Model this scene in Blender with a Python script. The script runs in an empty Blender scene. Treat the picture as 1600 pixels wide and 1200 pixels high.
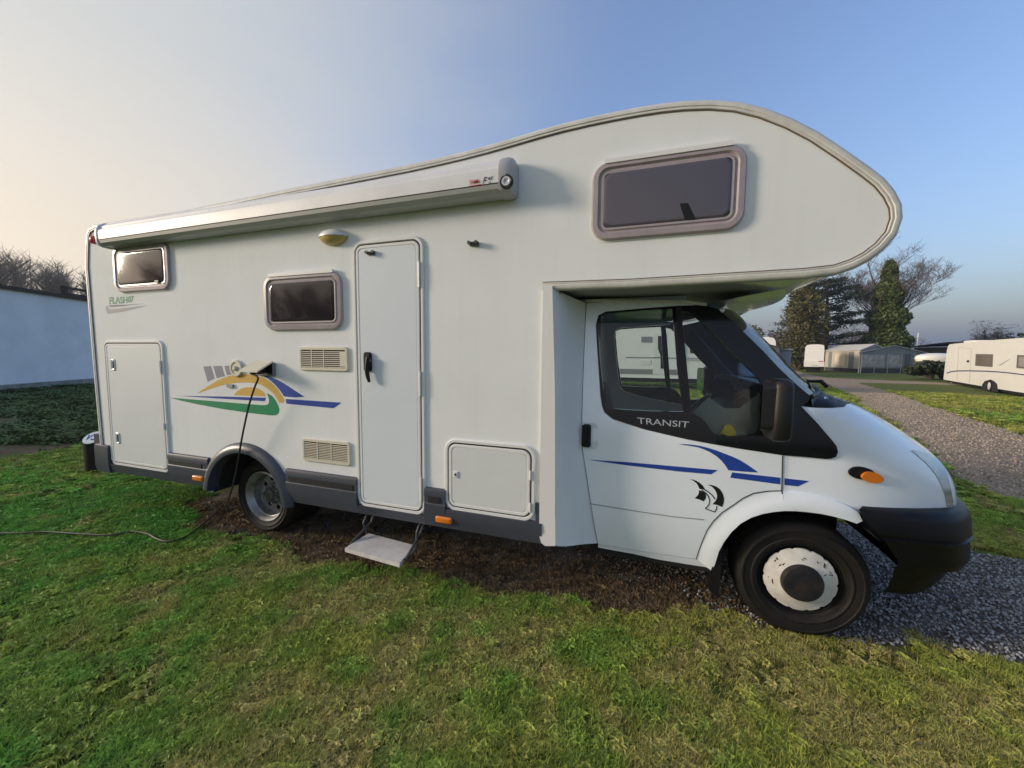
import bpy, bmesh, math, random
import numpy as np
from mathutils import Vector, Matrix
from mathutils.geometry import delaunay_2d_cdt
from mathutils.bvhtree import BVHTree
random.seed(7); rng = np.random.default_rng(11)
SC = bpy.context.scene; COL = SC.collection; R_ = math.radians

# ------------------------------------------------------------------ camera
F = 605.0; H = 1.64                                   # focal length in photo pixels, eye height
def nrm(v): return v/np.linalg.norm(v)
_r = nrm(np.array([-1795., -62., F])); _d = np.array([-.1074*.0777, 1., .0777]); _d = nrm(_d-_r*_d.dot(_r))
RM = np.array([-_r, np.cross(-_d, -_r), -_d])          # camera(right,down,fwd) -> world
cam = bpy.data.cameras.new('camera'); cam.sensor_width = 36; cam.lens = 36*F/1600; cam.clip_end = 9000; cam.clip_start = .05
co = bpy.data.objects.new('camera', cam); COL.objects.link(co); SC.camera = co
rt, up, fw = RM@[1,0,0], RM@[0,-1,0], RM@[0,0,1]
co.matrix_world = Matrix(((rt[0],up[0],-fw[0],0),(rt[1],up[1],-fw[1],0),(rt[2],up[2],-fw[2],H),(0,0,0,1)))
# ------------------------------------------------------------------ sky, sun, exposure
SUN_AZ, SUN_EL = 200, 14   # direction to the sun, degrees from +X towards +Y
w = bpy.data.worlds.new('World'); SC.world = w; w.use_nodes = True
nt = w.node_tree; bg = nt.nodes['Background']; sky = nt.nodes.new('ShaderNodeTexSky'); sky.sky_type = 'NISHITA'
sky.sun_disc = False; sky.sun_elevation = R_(SUN_EL); sky.sun_rotation = R_(90-SUN_AZ)
sky.air_density = 1.4; sky.dust_density = 2.5; sky.ozone_density = 3.6; sky.altitude = 20
wb = nt.nodes.new('ShaderNodeMix'); wb.data_type = 'RGBA'; wb.blend_type = 'MULTIPLY'; wb.inputs[0].default_value = 1; wb.inputs[7].default_value = (1.03, .95, 1.08, 1)   # white balance of the whole sky
nt.links.new(sky.outputs[0], wb.inputs[6]); # thin veil of high cirrus that whitens the sky around the sun
def wn(ty, **k):
    n = nt.nodes.new(ty)
    for a, v in k.items(): setattr(n, a, v)
    return n
sdv = (math.cos(R_(SUN_AZ))*math.cos(R_(SUN_EL)), math.sin(R_(SUN_AZ))*math.cos(R_(SUN_EL)), math.sin(R_(SUN_EL)))
tcw = wn('ShaderNodeTexCoord'); dt = wn('ShaderNodeVectorMath', operation='DOT_PRODUCT'); dt.inputs[1].default_value = sdv; nt.links.new(tcw.outputs['Generated'], dt.inputs[0])
vn = wn('ShaderNodeTexNoise'); vn.inputs['Scale'].default_value = 2.6; vn.inputs['Detail'].default_value = 5; vm = wn('ShaderNodeMapping'); vm.inputs['Scale'].default_value = (1, 1, 3.2); nt.links.new(tcw.outputs['Generated'], vm.inputs[0]); nt.links.new(vm.outputs[0], vn.inputs['Vector'])
ad = wn('ShaderNodeMath', operation='MULTIPLY_ADD'); ad.inputs[1].default_value = .30; ad.inputs[2].default_value = -.15; nt.links.new(vn.outputs['Fac'], ad.inputs[0])
a2 = wn('ShaderNodeMath', operation='ADD'); nt.links.new(dt.outputs['Value'], a2.inputs[0]); nt.links.new(ad.outputs[0], a2.inputs[1])
vr = wn('ShaderNodeMapRange', interpolation_type='SMOOTHSTEP'); vr.inputs['From Min'].default_value = -.15; vr.inputs['From Max'].default_value = .85; vr.inputs['To Max'].default_value = .88; nt.links.new(a2.outputs[0], vr.inputs['Value'])
sp = wn('ShaderNodeSeparateXYZ'); nt.links.new(tcw.outputs['Generated'], sp.inputs[0]); hr_ = wn('ShaderNodeMapRange'); hr_.inputs['From Min'].default_value = .05; hr_.inputs['From Max'].default_value = .5; nt.links.new(sp.outputs['Z'], hr_.inputs['Value'])
vc = wn('ShaderNodeMix', data_type='RGBA'); vc.inputs[6].default_value = (3.75, 2.98, 1.90, 1); vc.inputs[7].default_value = (2.42, 2.42, 2.15, 1); nt.links.new(hr_.outputs[0], vc.inputs[0])
vx = wn('ShaderNodeMix', data_type='RGBA'); nt.links.new(vr.outputs[0], vx.inputs[0]); nt.links.new(wb.outputs[2], vx.inputs[6]); nt.links.new(vc.outputs[2], vx.inputs[7]); nt.links.new(vx.outputs[2], bg.inputs[0]); bg.inputs[1].default_value = .12
sun = bpy.data.lights.new('sun', 'SUN'); sun.energy = 2.0; sun.angle = R_(12); sun.color = (1, .84, .66)
so = bpy.data.objects.new('sun', sun); COL.objects.link(so)
sd = Vector((math.cos(R_(SUN_AZ))*math.cos(R_(SUN_EL)), math.sin(R_(SUN_AZ))*math.cos(R_(SUN_EL)), math.sin(R_(SUN_EL))))
so.rotation_euler = sd.to_track_quat('Z', 'Y').to_euler(); so.location = (-20, -10, 20)
vs = SC.view_settings; vs.view_transform = 'Standard'; vs.look = 'None'; vs.gamma = 1; vs.exposure = 1.2
SC.cycles.max_bounces = 8; SC.cycles.transparent_max_bounces = 16

# ------------------------------------------------------------------ pixel helpers (1600x1200 photo pixels)
EYE = np.array([0, 0, H])
def ray(px, py): return RM@np.array([px-800., py-600., F])
def onY(px, py, y): d = ray(px, py); return EYE+d*(y/d[1])
def onG(px, py, z=0.): d = ray(px, py); return EYE+d*((z-H)/d[2])
def onF(px, py, fn, y0):
    y = y0
    for _ in range(12): p = onY(px, py, y); y = fn(p[0], p[2])
    return onY(px, py, y)

# ------------------------------------------------------------------ materials
MATS = {}
def mat(name, col, rough=.5, metal=0., var=0., vscale=6., bump=0., bscale=60., spec=.5, coat=0., col2=None, detail=5., emit=None):
    if name in MATS: return MATS[name]
    m = bpy.data.materials.new(name); m.use_nodes = True; t = m.node_tree; b = t.nodes['Principled BSDF']
    b.inputs['Base Color'].default_value = (*col, 1); b.inputs['Roughness'].default_value = rough; b.inputs['Metallic'].default_value = metal
    b.inputs['Specular IOR Level'].default_value = spec; b.inputs['Coat Weight'].default_value = coat
    tc = t.nodes.new('ShaderNodeTexCoord')
    if var or col2:
        n = t.nodes.new('ShaderNodeTexNoise'); n.inputs['Scale'].default_value = vscale; n.inputs['Detail'].default_value = detail; n.inputs['Roughness'].default_value = .6
        t.links.new(tc.outputs['Object'], n.inputs['Vector'])
        r = t.nodes.new('ShaderNodeValToRGB'); c2 = col2 or tuple(max(0, c*(1-var)) for c in col)
        r.color_ramp.elements[0].color = (*c2, 1); r.color_ramp.elements[1].color = (*col, 1)
        r.color_ramp.elements[0].position = .32; r.color_ramp.elements[1].position = .62
        t.links.new(n.outputs['Fac'], r.inputs[0]); t.links.new(r.outputs[0], b.inputs['Base Color'])
    if bump:
        n = t.nodes.new('ShaderNodeTexNoise'); n.inputs['Scale'].default_value = bscale; n.inputs['Detail'].default_value = 4
        t.links.new(tc.outputs['Object'], n.inputs['Vector'])
        bp = t.nodes.new('ShaderNodeBump'); bp.inputs['Strength'].default_value = bump; bp.inputs['Distance'].default_value = .01
        t.links.new(n.outputs['Fac'], bp.inputs['Height']); t.links.new(bp.outputs[0], b.inputs['Normal'])
    MATS[name] = m; return m
WHITE = mat('body_white', (.78,.805,.81), .7, spec=.10, var=.06, vscale=1.6, bump=.03, bscale=9)
def streaks(m, amt=.10):            # faint rain streaks and grime running down the panel
    t = m.node_tree; b = t.nodes['Principled BSDF']; src = b.inputs['Base Color'].links[0].from_socket; tc = t.nodes.new('ShaderNodeTexCoord'); mp = t.nodes.new('ShaderNodeMapping'); mp.inputs['Scale'].default_value = (13, 13, .8)
    n = t.nodes.new('ShaderNodeTexNoise'); n.inputs['Scale'].default_value = 2.2; n.inputs['Detail'].default_value = 6; r = t.nodes.new('ShaderNodeValToRGB'); r.color_ramp.elements[0].position = .5; r.color_ramp.elements[1].position = .78; r.color_ramp.elements[1].color = (amt, amt, amt, 1)
    mx = t.nodes.new('ShaderNodeMix'); mx.data_type = 'RGBA'; mx.inputs[7].default_value = (.30,.28,.22,1); t.links.new(tc.outputs['Object'], mp.inputs[0]); t.links.new(mp.outputs[0], n.inputs['Vector']); t.links.new(n.outputs['Fac'], r.inputs[0]); t.links.new(r.outputs[0], mx.inputs[0]); t.links.new(src, mx.inputs[6]); t.links.new(mx.outputs[2], b.inputs['Base Color'])
streaks(WHITE, .045)
CABW = mat('cab_white', (.81,.875,.95), .20, coat=.5, var=.04, vscale=3)
TRIM = mat('trim_beige', (.66,.65,.61), .45, var=.18, vscale=12)
SEAL = mat('sealant', (.13,.10,.08), .7)
FRAMEW = mat('frame_white', (.74,.74,.73), .35)
PURPLE = mat('window_frame_plastic', (.36,.31,.33), .28, var=.15, vscale=9)
SKIRT = mat('skirt_grey', (.058,.066,.092), .38, var=.18, vscale=5)
SKDARK = mat('skirt_insert', (.018,.018,.024), .45)
BLACK = mat('black_plastic', (.009,.009,.011), .45, spec=.3, var=.3, vscale=10)
BLACKG = mat('black_gloss', (.006,.007,.010), .12, spec=.3)
RUB = mat('tyre_rubber', (.008,.008,.008), .7, col2=(.018,.014,.012), vscale=5, bump=.2, bscale=90, spec=.3)
STEEL = mat('rim_steel', (.42,.43,.44), .42, metal=.55, col2=(.16,.14,.12), vscale=7)
RIMB = mat('rim_black', (.012,.012,.012), .5)
COVER = mat('cover_white', (.70,.69,.66), .5, col2=(.55,.52,.47), vscale=10, detail=8)
CHROME = mat('silver', (.55,.56,.58), .3, metal=.7)
ALU = mat('aluminium', (.72,.72,.73), .5, metal=.1, var=.1, vscale=4)
CREAM = mat('cream_plastic', (.66,.62,.50), .45, var=.1)
AMBER = mat('amber_lens', (.75,.20,.02), .18, coat=.6)
RED = mat('red_lens', (.45,.04,.03), .2)
BLUE = mat('decal_blue', (.02,.06,.33), .55, spec=.2)
YELL = mat('decal_yellow', (.62,.40,.09), .55, spec=.2)
GREEN = mat('decal_green', (.01,.24,.10), .55, spec=.2)
LGREY = mat('decal_grey', (.25,.25,.30), .55, spec=.2)
NAVY = mat('decal_navy', (.01,.02,.12), .55, spec=.2)
INK = mat('decal_black', (.012,.012,.012), .55, spec=.2)
REDINK = mat('decal_red', (.45,.02,.04), .55, spec=.2)
DARK = mat('underbody', (.010,.010,.010), .9)
TINT = mat('tinted_acrylic', (.022,.016,.020), .07, spec=.5)
TINT2 = mat('tinted_acrylic_curtained', (.075,.065,.085), .10, spec=.6, coat=.3)
LAMPG = mat('headlamp_glass', (.34,.36,.34), .08, spec=.8, coat=1, var=.4, vscale=14)
MIRR = mat('mirror_glass', (.9,.9,.9), .03, metal=1)
SEATM = mat('seat_fabric', (.03,.032,.04), .85, var=.3, vscale=30)
DASHM = mat('dash_plastic', (.07,.08,.085), .6)
CURT = mat('curtain', (.28,.25,.22), .9, var=.2, vscale=8)
YCLOTH = mat('yellow_cloth', (.70,.55,.03), .7, var=.3, vscale=40)
def glassmat(name, tint, ior=1.45):
    m = bpy.data.materials.new(name); m.use_nodes = True; t = m.node_tree; t.nodes.remove(t.nodes['Principled BSDF'])
    o = t.nodes['Material Output']; mx = t.nodes.new('ShaderNodeMixShader'); fr = t.nodes.new('ShaderNodeFresnel'); fr.inputs[0].default_value = ior
    tr = t.nodes.new('ShaderNodeBsdfTransparent'); tr.inputs[0].default_value = (*tint, 1)
    gl = t.nodes.new('ShaderNodeBsdfGlossy'); gl.inputs['Roughness'].default_value = .02
    t.links.new(fr.outputs[0], mx.inputs[0]); t.links.new(tr.outputs[0], mx.inputs[1]); t.links.new(gl.outputs[0], mx.inputs[2]); t.links.new(mx.outputs[0], o.inputs[0])
    return m
GLASS = glassmat('window_glass', (.80,.86,.85)); WSG = glassmat('windscreen_glass', (.70,.78,.78), 1.6)

# ------------------------------------------------------------------ object helpers
WL = {}
def thing(name, loc, label, cat, group=None):
    o = bpy.data.objects.new(name, None); COL.objects.link(o); o.location = loc; o.empty_display_size = .2
    WL[o] = Vector(loc); o['label'] = label; o['category'] = cat
    if group: o['group'] = group
    return o
def mesh_obj(name, verts, faces, m, parent=None, smooth=False, label=None, cat=None, group=None, kind=None, angle=None):
    v = np.array(verts, float).reshape(-1, 3); c = (v.min(0)+v.max(0))/2; c[2] = v[:,2].min()
    if parent is None and kind: c = np.zeros(3)
    me = bpy.data.meshes.new(name); me.from_pydata((v-c).tolist(), [], faces); me.update()
    me.materials.append(m)
    if smooth:
        me.polygons.foreach_set('use_smooth', [True]*len(me.polygons))
        me.set_sharp_from_angle(angle=R_(angle or 40))
    o = bpy.data.objects.new(name, me); COL.objects.link(o)
    pw = Vector((0,0,0))
    if parent is not None: o.parent = parent; pw = WL[parent]
    o.location = Vector(c)-pw; WL[o] = Vector(c)
    if label: o['label'] = label
    if cat: o['category'] = cat
    if group: o['group'] = group
    if kind: o['kind'] = kind
    return o
class MB:
    def __init__(s): s.v = []; s.f = []
    def add(s, v, f): k = len(s.v); s.v += [tuple(p) for p in v]; s.f += [tuple(i+k for i in q) for q in f]; return s
    def box(s, a, b):
        x0,y0,z0 = a; x1,y1,z1 = b
        return s.add([(x0,y0,z0),(x1,y0,z0),(x1,y1,z0),(x0,y1,z0),(x0,y0,z1),(x1,y0,z1),(x1,y1,z1),(x0,y1,z1)], [(0,3,2,1),(4,5,6,7),(0,1,5,4),(1,2,6,5),(2,3,7,6),(3,0,4,7)])
    def tube(s, pts, r, n=6, caps=True):
        pts = [np.array(p, float) for p in pts]; k = len(pts); rr = r if hasattr(r, '__len__') else [r]*k
        V = []; F_ = []; u = None
        for i, p in enumerate(pts):
            t = nrm((pts[min(i+1,k-1)]-pts[max(i-1,0)])+1e-9)
            if u is None: u = np.cross(t, [0,0,1] if abs(t[2]) < .9 else [1,0,0])
            u = nrm(u-t*u.dot(t)); q = np.cross(t, u)
            for j in range(n): a = 2*math.pi*j/n; V.append(p+rr[i]*(math.cos(a)*u+math.sin(a)*q))
        for i in range(k-1):
            for j in range(n): F_.append((i*n+j, i*n+(j+1)%n, (i+1)*n+(j+1)%n, (i+1)*n+j))
        if caps: F_.append(tuple(range(n-1,-1,-1))); F_.append(tuple((k-1)*n+j for j in range(n)))
        return s.add(V, F_)
    def lathe_y(s, c, prof, n=40, close=False):            # prof: (r, y offset)
        V = []; F_ = []; k = len(prof)
        for j in range(n):
            a = 2*math.pi*j/n
            for r, y in prof: V.append((c[0]+r*math.cos(a), c[1]+y, c[2]+r*math.sin(a)))
        for j in range(n):
            for i in range(k-1 if not close else k): F_.append((j*k+i, j*k+(i+1)%k, ((j+1)%n)*k+(i+1)%k, ((j+1)%n)*k+i))
        return s.add(V, F_)
    def obj(s, name, m, parent=None, **k): return mesh_obj(name, s.v, s.f, m, parent, **k)
def inside(p, poly):
    x, y = p; c = False; n = len(poly); j = n-1
    for i in range(n):
        xi, yi = poly[i]; xj, yj = poly[j]
        if (yi > y) != (yj > y) and x < (xj-xi)*(y-yi)/(yj-yi)+xi: c = not c
        j = i
    return c
def smooth_poly(pts, it=2, keep=()):
    p = [tuple(q) for q in pts]
    for _ in range(it):
        o = []
        for i in range(len(p)):
            a, b = p[i], p[(i+1)%len(p)]
            o += [(a[0]*.75+b[0]*.25, a[1]*.75+b[1]*.25), (a[0]*.25+b[0]*.75, a[1]*.25+b[1]*.75)]
        p = o
    return p
def dens(poly, step):
    o = []
    for i in range(len(poly)):
        a, b = poly[i], poly[(i+1)%len(poly)]; n = max(1, int(math.hypot(b[0]-a[0], b[1]-a[1])/step))
        o += [(a[0]+(b[0]-a[0])*k/n, a[1]+(b[1]-a[1])*k/n) for k in range(n)]
    return o
def cdt(outline, holes=(), step=None):
    loops = [list(outline)]+[list(h) for h in holes]
    if step: loops = [dens(l, step) for l in loops]
    P = []; E = []
    for l in loops:
        k = len(P); P += [Vector(q[:2]) for q in l]; E += [(k+i, k+(i+1)%len(l)) for i in range(len(l))]
    if step:
        xs = [p.x for p in P]; ys = [p.y for p in P]
        nx = int((max(xs)-min(xs))/step)+1; ny = int((max(ys)-min(ys))/step)+1
        for i in range(nx):
            for j in range(ny):
                q = (min(xs)+(i+.5)*step, min(ys)+(j+.5)*step)
                if inside(q, loops[0]) and not any(inside(q, h) for h in loops[1:]): P.append(Vector(q))
    v, e, f, *_ = delaunay_2d_cdt(P, E, [], 0, 1e-6)
    F_ = []
    for t in f:
        c = sum((v[i] for i in t), Vector((0,0)))/3
        if inside(c, loops[0]) and not any(inside(c, h) for h in loops[1:]): F_.append(tuple(t))
    return [tuple(q) for q in v], F_
def slab(P3, F_, back):
    """front points P3, triangles F_, back points -> closed shell"""
    n = len(P3); cnt = {}
    for t in F_:
        for i in range(3): cnt[(t[i], t[(i+1)%3])] = 1
    E = [(a, b) for (a, b) in cnt if (b, a) not in cnt]
    return list(P3)+list(back), list(F_)+[tuple(i+n for i in reversed(t)) for t in F_]+[(b, a, a+n, b+n) for a, b in E]
def sheet(name, outline, fn, m, parent, thick=.01, off=0., holes=(), step=None, smooth=True, mirror=None, **k):
    """outline in (x,z); surface y = fn(x,z) (or a number); front is towards -Y"""
    f = fn if callable(fn) else (lambda x, z: fn)
    v, F_ = cdt(outline, holes, step)
    A = [(x, f(x, z)-off, z) for x, z in v]; B = [(x, y+thick, z) for x, y, z in A]
    V, FF = slab(A, F_, B)
    # CDT triangles are CCW in (x,z): normal is -Y
    if mirror is not None: V = [(x, 2*mirror-y, z) for x, y, z in V]; FF = [tuple(reversed(q)) for q in FF]
    return mesh_obj(name, V, FF, m, parent, smooth=smooth, **k)
def rr(x0, z0, x1, z1, r, n=6):
    o = []; r = max(1e-4, min(r, (x1-x0)/2-1e-4, (z1-z0)/2-1e-4))
    for cx, cz, a in ((x1-r,z1-r,0),(x0+r,z1-r,90),(x0+r,z0+r,180),(x1-r,z0+r,270)):
        for i in range(n+1): t = R_(a+90*i/n); o.append((cx+r*math.cos(t), cz+r*math.sin(t)))
    return o
def ring(name, rect, r, prof, y, m, parent, cap=False, n=6, **k):
    """prof: list of (inset, out) ; lofted rounded rectangles on plane y, towards -Y"""
    V = []; F_ = []; x0,z0,x1,z1 = rect; L = None
    for d, h in prof:
        l = rr(x0+d, z0+d, x1-d, z1-d, max(.002, r-d), n); L = len(l); V += [(x, y-h, z) for x, z in l]
    for i in range(len(prof)-1):
        for j in range(L): F_.append((i*L+j, i*L+(j+1)%L, (i+1)*L+(j+1)%L, (i+1)*L+j))
    if cap: F_.append(tuple((len(prof)-1)*L+j for j in range(L)))
    return mesh_obj(name, V, F_, m, parent, smooth=True, angle=35, **k)
def rectpx(tl, tr_, br, bl, y):
    p = [onY(*q, y) for q in (tl, tr_, br, bl)]
    return ((p[0][0]+p[3][0])/2, (p[2][2]+p[3][2])/2, (p[1][0]+p[2][0])/2, (p[0][2]+p[1][2])/2)
def pxpoly(pts, y): return [(q[0], q[2]) for q in (onY(*p, y) for p in pts)]
def scl(pts, s, ox, oy): return [(ox+x*s, oy+y*s) for x, y in pts]
def ccw(p): return p if sum(a[0]*b[1]-b[0]*a[1] for a, b in zip(p, p[1:]+p[:1])) > 0 else p[::-1]
def text_mesh(txt, name, quad, place, m, parent, shear=0., bold=0., depth=.0015):
    """quad: photo pixels of bottom-left, bottom-right, top-right, top-left of the word; place(px,py)->point"""
    c = bpy.data.curves.new(name, 'FONT'); c.body = txt; c.shear = shear; c.offset = bold; c.resolution_u = 4
    to = bpy.data.objects.new(name+'_tmp', c); me = bpy.data.meshes.new_from_object(to); bpy.data.objects.remove(to)
    v = np.array([q.co[:] for q in me.vertices]); F_ = [tuple(p.vertices) for p in me.polygons]
    a, b = v[:,:2].min(0), v[:,:2].max(0); uv = (v[:,:2]-a)/(b-a); q = [np.array(p, float) for p in quad]
    P3 = [place(*((1-u)*(1-w_)*q[0]+u*(1-w_)*q[1]+u*w_*q[2]+(1-u)*w_*q[3])) for u, w_ in uv]
    P3 = [np.array(p)-[0, depth, 0] for p in P3]
    bpy.data.meshes.remove(me)
    return mesh_obj(name, P3, F_, m, parent)
def vnoise(x, y, s, seed=0):
    x = np.asarray(x)/s+seed*17.3; y = np.asarray(y)/s+seed*9.1; xi = np.floor(x).astype(int); yi = np.floor(y).astype(int); fx = x-xi; fy = y-yi
    def h(a, b): n = (a*374761393+b*668265263) & 0x7fffffff; n = ((n ^ (n >> 13))*1274126177) & 0x7fffffff; return (n & 0xffff)/65535.
    fx = fx*fx*(3-2*fx); fy = fy*fy*(3-2*fy)
    return (h(xi,yi)*(1-fx)+h(xi+1,yi)*fx)*(1-fy)+(h(xi,yi+1)*(1-fx)+h(xi+1,yi+1)*fx)*fy
def fbm(x, y, s, seed=0): return (vnoise(x,y,s,seed)+.5*vnoise(x,y,s/2.1,seed+1)+.25*vnoise(x,y,s/4.3,seed+2))/1.75
# ================================================================== SETTING
def ground_mat(name, cols, scales, bump=.5, bscale=40, rough=.95):
    """layers of noise: cols[0] base, others mixed in"""
    m = bpy.data.materials.new(name); m.use_nodes = True; t = m.node_tree; b = t.nodes['Principled BSDF']; b.inputs['Roughness'].default_value = rough; b.inputs['Specular IOR Level'].default_value = .15
    g = t.nodes.new('ShaderNodeNewGeometry'); cur = None
    for i, (c, s) in enumerate(zip(cols, scales)):
        if i == 0:
            rgb = t.nodes.new('ShaderNodeRGB'); rgb.outputs[0].default_value = (*c, 1); cur = rgb.outputs[0]; continue
        n = t.nodes.new('ShaderNodeTexNoise'); n.inputs['Scale'].default_value = s; n.inputs['Detail'].default_value = 8; n.inputs['Roughness'].default_value = .65
        mp = t.nodes.new('ShaderNodeVectorMath'); mp.operation = 'ADD'; mp.inputs[1].default_value = (i*13.7, i*5.1, 0); t.links.new(g.outputs['Position'], mp.inputs[0]); t.links.new(mp.outputs[0], n.inputs['Vector'])
        r = t.nodes.new('ShaderNodeValToRGB'); r.color_ramp.elements[0].position = .42; r.color_ramp.elements[1].position = .60; t.links.new(n.outputs['Fac'], r.inputs[0])
        mx = t.nodes.new('ShaderNodeMix'); mx.data_type = 'RGBA'; t.links.new(r.outputs[0], mx.inputs[0]); t.links.new(cur, mx.inputs[6]); mx.inputs[7].default_value = (*c, 1); cur = mx.outputs[2]
    t.links.new(cur, b.inputs['Base Color'])
    n = t.nodes.new('ShaderNodeTexNoise'); n.inputs['Scale'].default_value = bscale; n.inputs['Detail'].default_value = 6; t.links.new(g.outputs['Position'], n.inputs['Vector'])
    bp = t.nodes.new('ShaderNodeBump'); bp.inputs['Strength'].default_value = bump; bp.inputs['Distance'].default_value = .03; t.links.new(n.outputs['Fac'], bp.inputs['Height']); t.links.new(bp.outputs[0], b.inputs['Normal'])
    return m
LAWN = ground_mat('lawn', [(.10,.15,.03),(.13,.18,.038),(.17,.15,.06),(.075,.11,.025)], [0,.7,1.9,9], .6, 55)
mesh_obj('ground', [(-5000,-5000,0),(5000,-5000,0),(5000,5000,0),(-5000,5000,0)], [(0,1,2,3)], LAWN, kind='structure')
def poly_sheet(name, pts, z, m, jit=.12, step=.35):
    P = dens(pts, step); P = [(x+jit*(fbm(x*3, y*3, 1.2, 3)-.5)*2, y+jit*(fbm(x*3, y*3, 1.2, 8)-.5)*2) for x, y in P]
    P = ccw(P); v, F_ = cdt(P); mesh_obj(name, [(x, y, z) for x, y in v], F_, m, kind='structure'); return P
SOIL = ground_mat('pad_gravel', [(.15,.12,.09),(.19,.175,.165),(.27,.26,.25),(.10,.078,.058)], [0,1.1,38,5], 1., 90)
PAD = poly_sheet('gravel_pad', [(-4.6,2.62),(-3.6,2.36),(-2.4,2.34),(-1.2,2.40),(0,2.50),(1.2,2.62),(2.2,2.78),(3.4,2.85),(5,2.7),(7,2.6),(7,4.6),(4.9,4.7),(3.6,4.25),(2.7,4.25),(1.6,4.6),(0,4.75),(-3,4.8),(-4.6,4.5)], .004, SOIL, .10)
PATHM = ground_mat('path_gravel', [(.27,.205,.15),(.35,.275,.20),(.17,.13,.095),(.42,.34,.26)], [0,.9,14,45], 1., 60)
PATH = poly_sheet('gravel_path', [(4.9,-8),(4.6,0),(4.0,5.2),(4.2,7),(5.5,11),(8.0,19),(10.5,28),(11.6,35),(12.7,46),(16.5,60),(18.5,60),(15.0,46),(13.4,36),(21,31),(22,30.3),(12.9,30.3),(10.5,21),(9.3,17),(7.7,11.2),(7.2,7),(7.4,0),(7.6,-8)], .008, PATHM, .2, .6)
BEDM = ground_mat('bed_soil', [(.08,.063,.046),(.085,.11,.04),(.14,.10,.07)], [0,1.5,4], 1., 30)
BED = poly_sheet('garden_bed', [(-9.3,4.3),(-8.9,3.2),(-9.3,2.4),(-10.2,.6),(-9.5,-6),(-18.9,-.6),(-22.6,6.0),(-24.8,10.0),(-27,14),(-22,14),(-13,8.6)], .005, BEDM, .25, .5)
def mask(P, xs, ys):
    P = np.array(P); x0, y0 = P.min(0); x1, y1 = P.max(0); r = np.zeros(len(xs), bool)
    idx = np.where((xs > x0) & (xs < x1) & (ys > y0) & (ys < y1))[0]; x = xs[idx]; y = ys[idx]; c = np.zeros(len(idx), bool); j = len(P)-1
    for i in range(len(P)):
        xi, yi = P[i]; xj, yj = P[j]
        if yi != yj: c ^= ((yi > y) != (yj > y)) & (x < (xj-xi)*(y-yi)/(yj-yi)+xi)
        j = i
    r[idx] = c; return r
# ---- scattering by geometry nodes: a point mesh carrying rot / scl / var / gcol
def scatter(name, protos, xyz, rot, scl_, var, col, label, cat):
    me = bpy.data.meshes.new(name); me.vertices.add(len(xyz)); me.vertices.foreach_set('co', np.asarray(xyz, 'f').ravel())
    a = me.attributes.new('rot', 'FLOAT_VECTOR', 'POINT'); a.data.foreach_set('vector', np.asarray(rot, 'f').ravel())
    a = me.attributes.new('scl', 'FLOAT', 'POINT'); a.data.foreach_set('value', np.asarray(scl_, 'f'))
    a = me.attributes.new('var', 'INT', 'POINT'); a.data.foreach_set('value', np.asarray(var, 'i'))
    a = me.attributes.new('gcol', 'FLOAT_COLOR', 'POINT'); a.data.foreach_set('color', np.concatenate([col, np.ones((len(col),1))], 1).astype('f').ravel())
    o = bpy.data.objects.new(name, me); COL.objects.link(o); o['kind'] = 'stuff'; o['label'] = label; o['category'] = cat
    ng = bpy.data.node_groups.new(name+'_scatter', 'GeometryNodeTree')
    ng.interface.new_socket('Geometry', in_out='INPUT', socket_type='NodeSocketGeometry'); ng.interface.new_socket('Geometry', in_out='OUTPUT', socket_type='NodeSocketGeometry')
    N = ng.nodes; L = ng.links; gi = N.new('NodeGroupInput'); go = N.new('NodeGroupOutput'); iop = N.new('GeometryNodeInstanceOnPoints'); jn = N.new('GeometryNodeJoinGeometry')
    for p in protos:
        oi = N.new('GeometryNodeObjectInfo'); oi.inputs[0].default_value = p; oi.inputs['As Instance'].default_value = True; L.new(oi.outputs['Geometry'], jn.inputs[0])
    def attr(nm, ty): n = N.new('GeometryNodeInputNamedAttribute'); n.data_type = ty; n.inputs[0].default_value = nm; return n.outputs[0]
    L.new(gi.outputs[0], iop.inputs['Points']); L.new(jn.outputs[0], iop.inputs['Instance']); iop.inputs['Pick Instance'].default_value = True
    L.new(attr('var', 'INT'), iop.inputs['Instance Index'])
    e2r = N.new('FunctionNodeEulerToRotation'); L.new(attr('rot', 'FLOAT_VECTOR'), e2r.inputs[0]); L.new(e2r.outputs[0], iop.inputs['Rotation']); L.new(attr('scl', 'FLOAT'), iop.inputs['Scale'])
    L.new(iop.outputs[0], go.inputs[0]); md = o.modifiers.new('scatter', 'NODES'); md.node_group = ng
    return o
def inst_mat(name, rough=.7, trans=0., dark=.6):
    m = bpy.data.materials.new(name); m.use_nodes = True; t = m.node_tree; b = t.nodes['Principled BSDF']; b.inputs['Roughness'].default_value = rough; b.inputs['Specular IOR Level'].default_value = .25
    a = t.nodes.new('ShaderNodeAttribute'); a.attribute_type = 'INSTANCER'; a.attribute_name = 'gcol'; t.links.new(a.outputs['Color'], b.inputs['Base Color'])
    if trans:
        tr = t.nodes.new('ShaderNodeBsdfTranslucent'); t.links.new(a.outputs['Color'], tr.inputs[0]); mx = t.nodes.new('ShaderNodeMixShader'); mx.inputs[0].default_value = trans
        o = t.nodes['Material Output']; t.links.new(b.outputs[0], mx.inputs[1]); t.links.new(tr.outputs[0], mx.inputs[2]); t.links.new(mx.outputs[0], o.inputs[0])
    return m
GRM = inst_mat('grass_blades', .6, .25); STM_ = inst_mat('stones', .75); LFM = inst_mat('leaves', .55, .2)
def proto(name, V, F_, m):
    me = bpy.data.meshes.new(name); me.from_pydata([tuple(v) for v in V], [], F_); me.materials.append(m); return bpy.data.objects.new(name, me)
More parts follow.
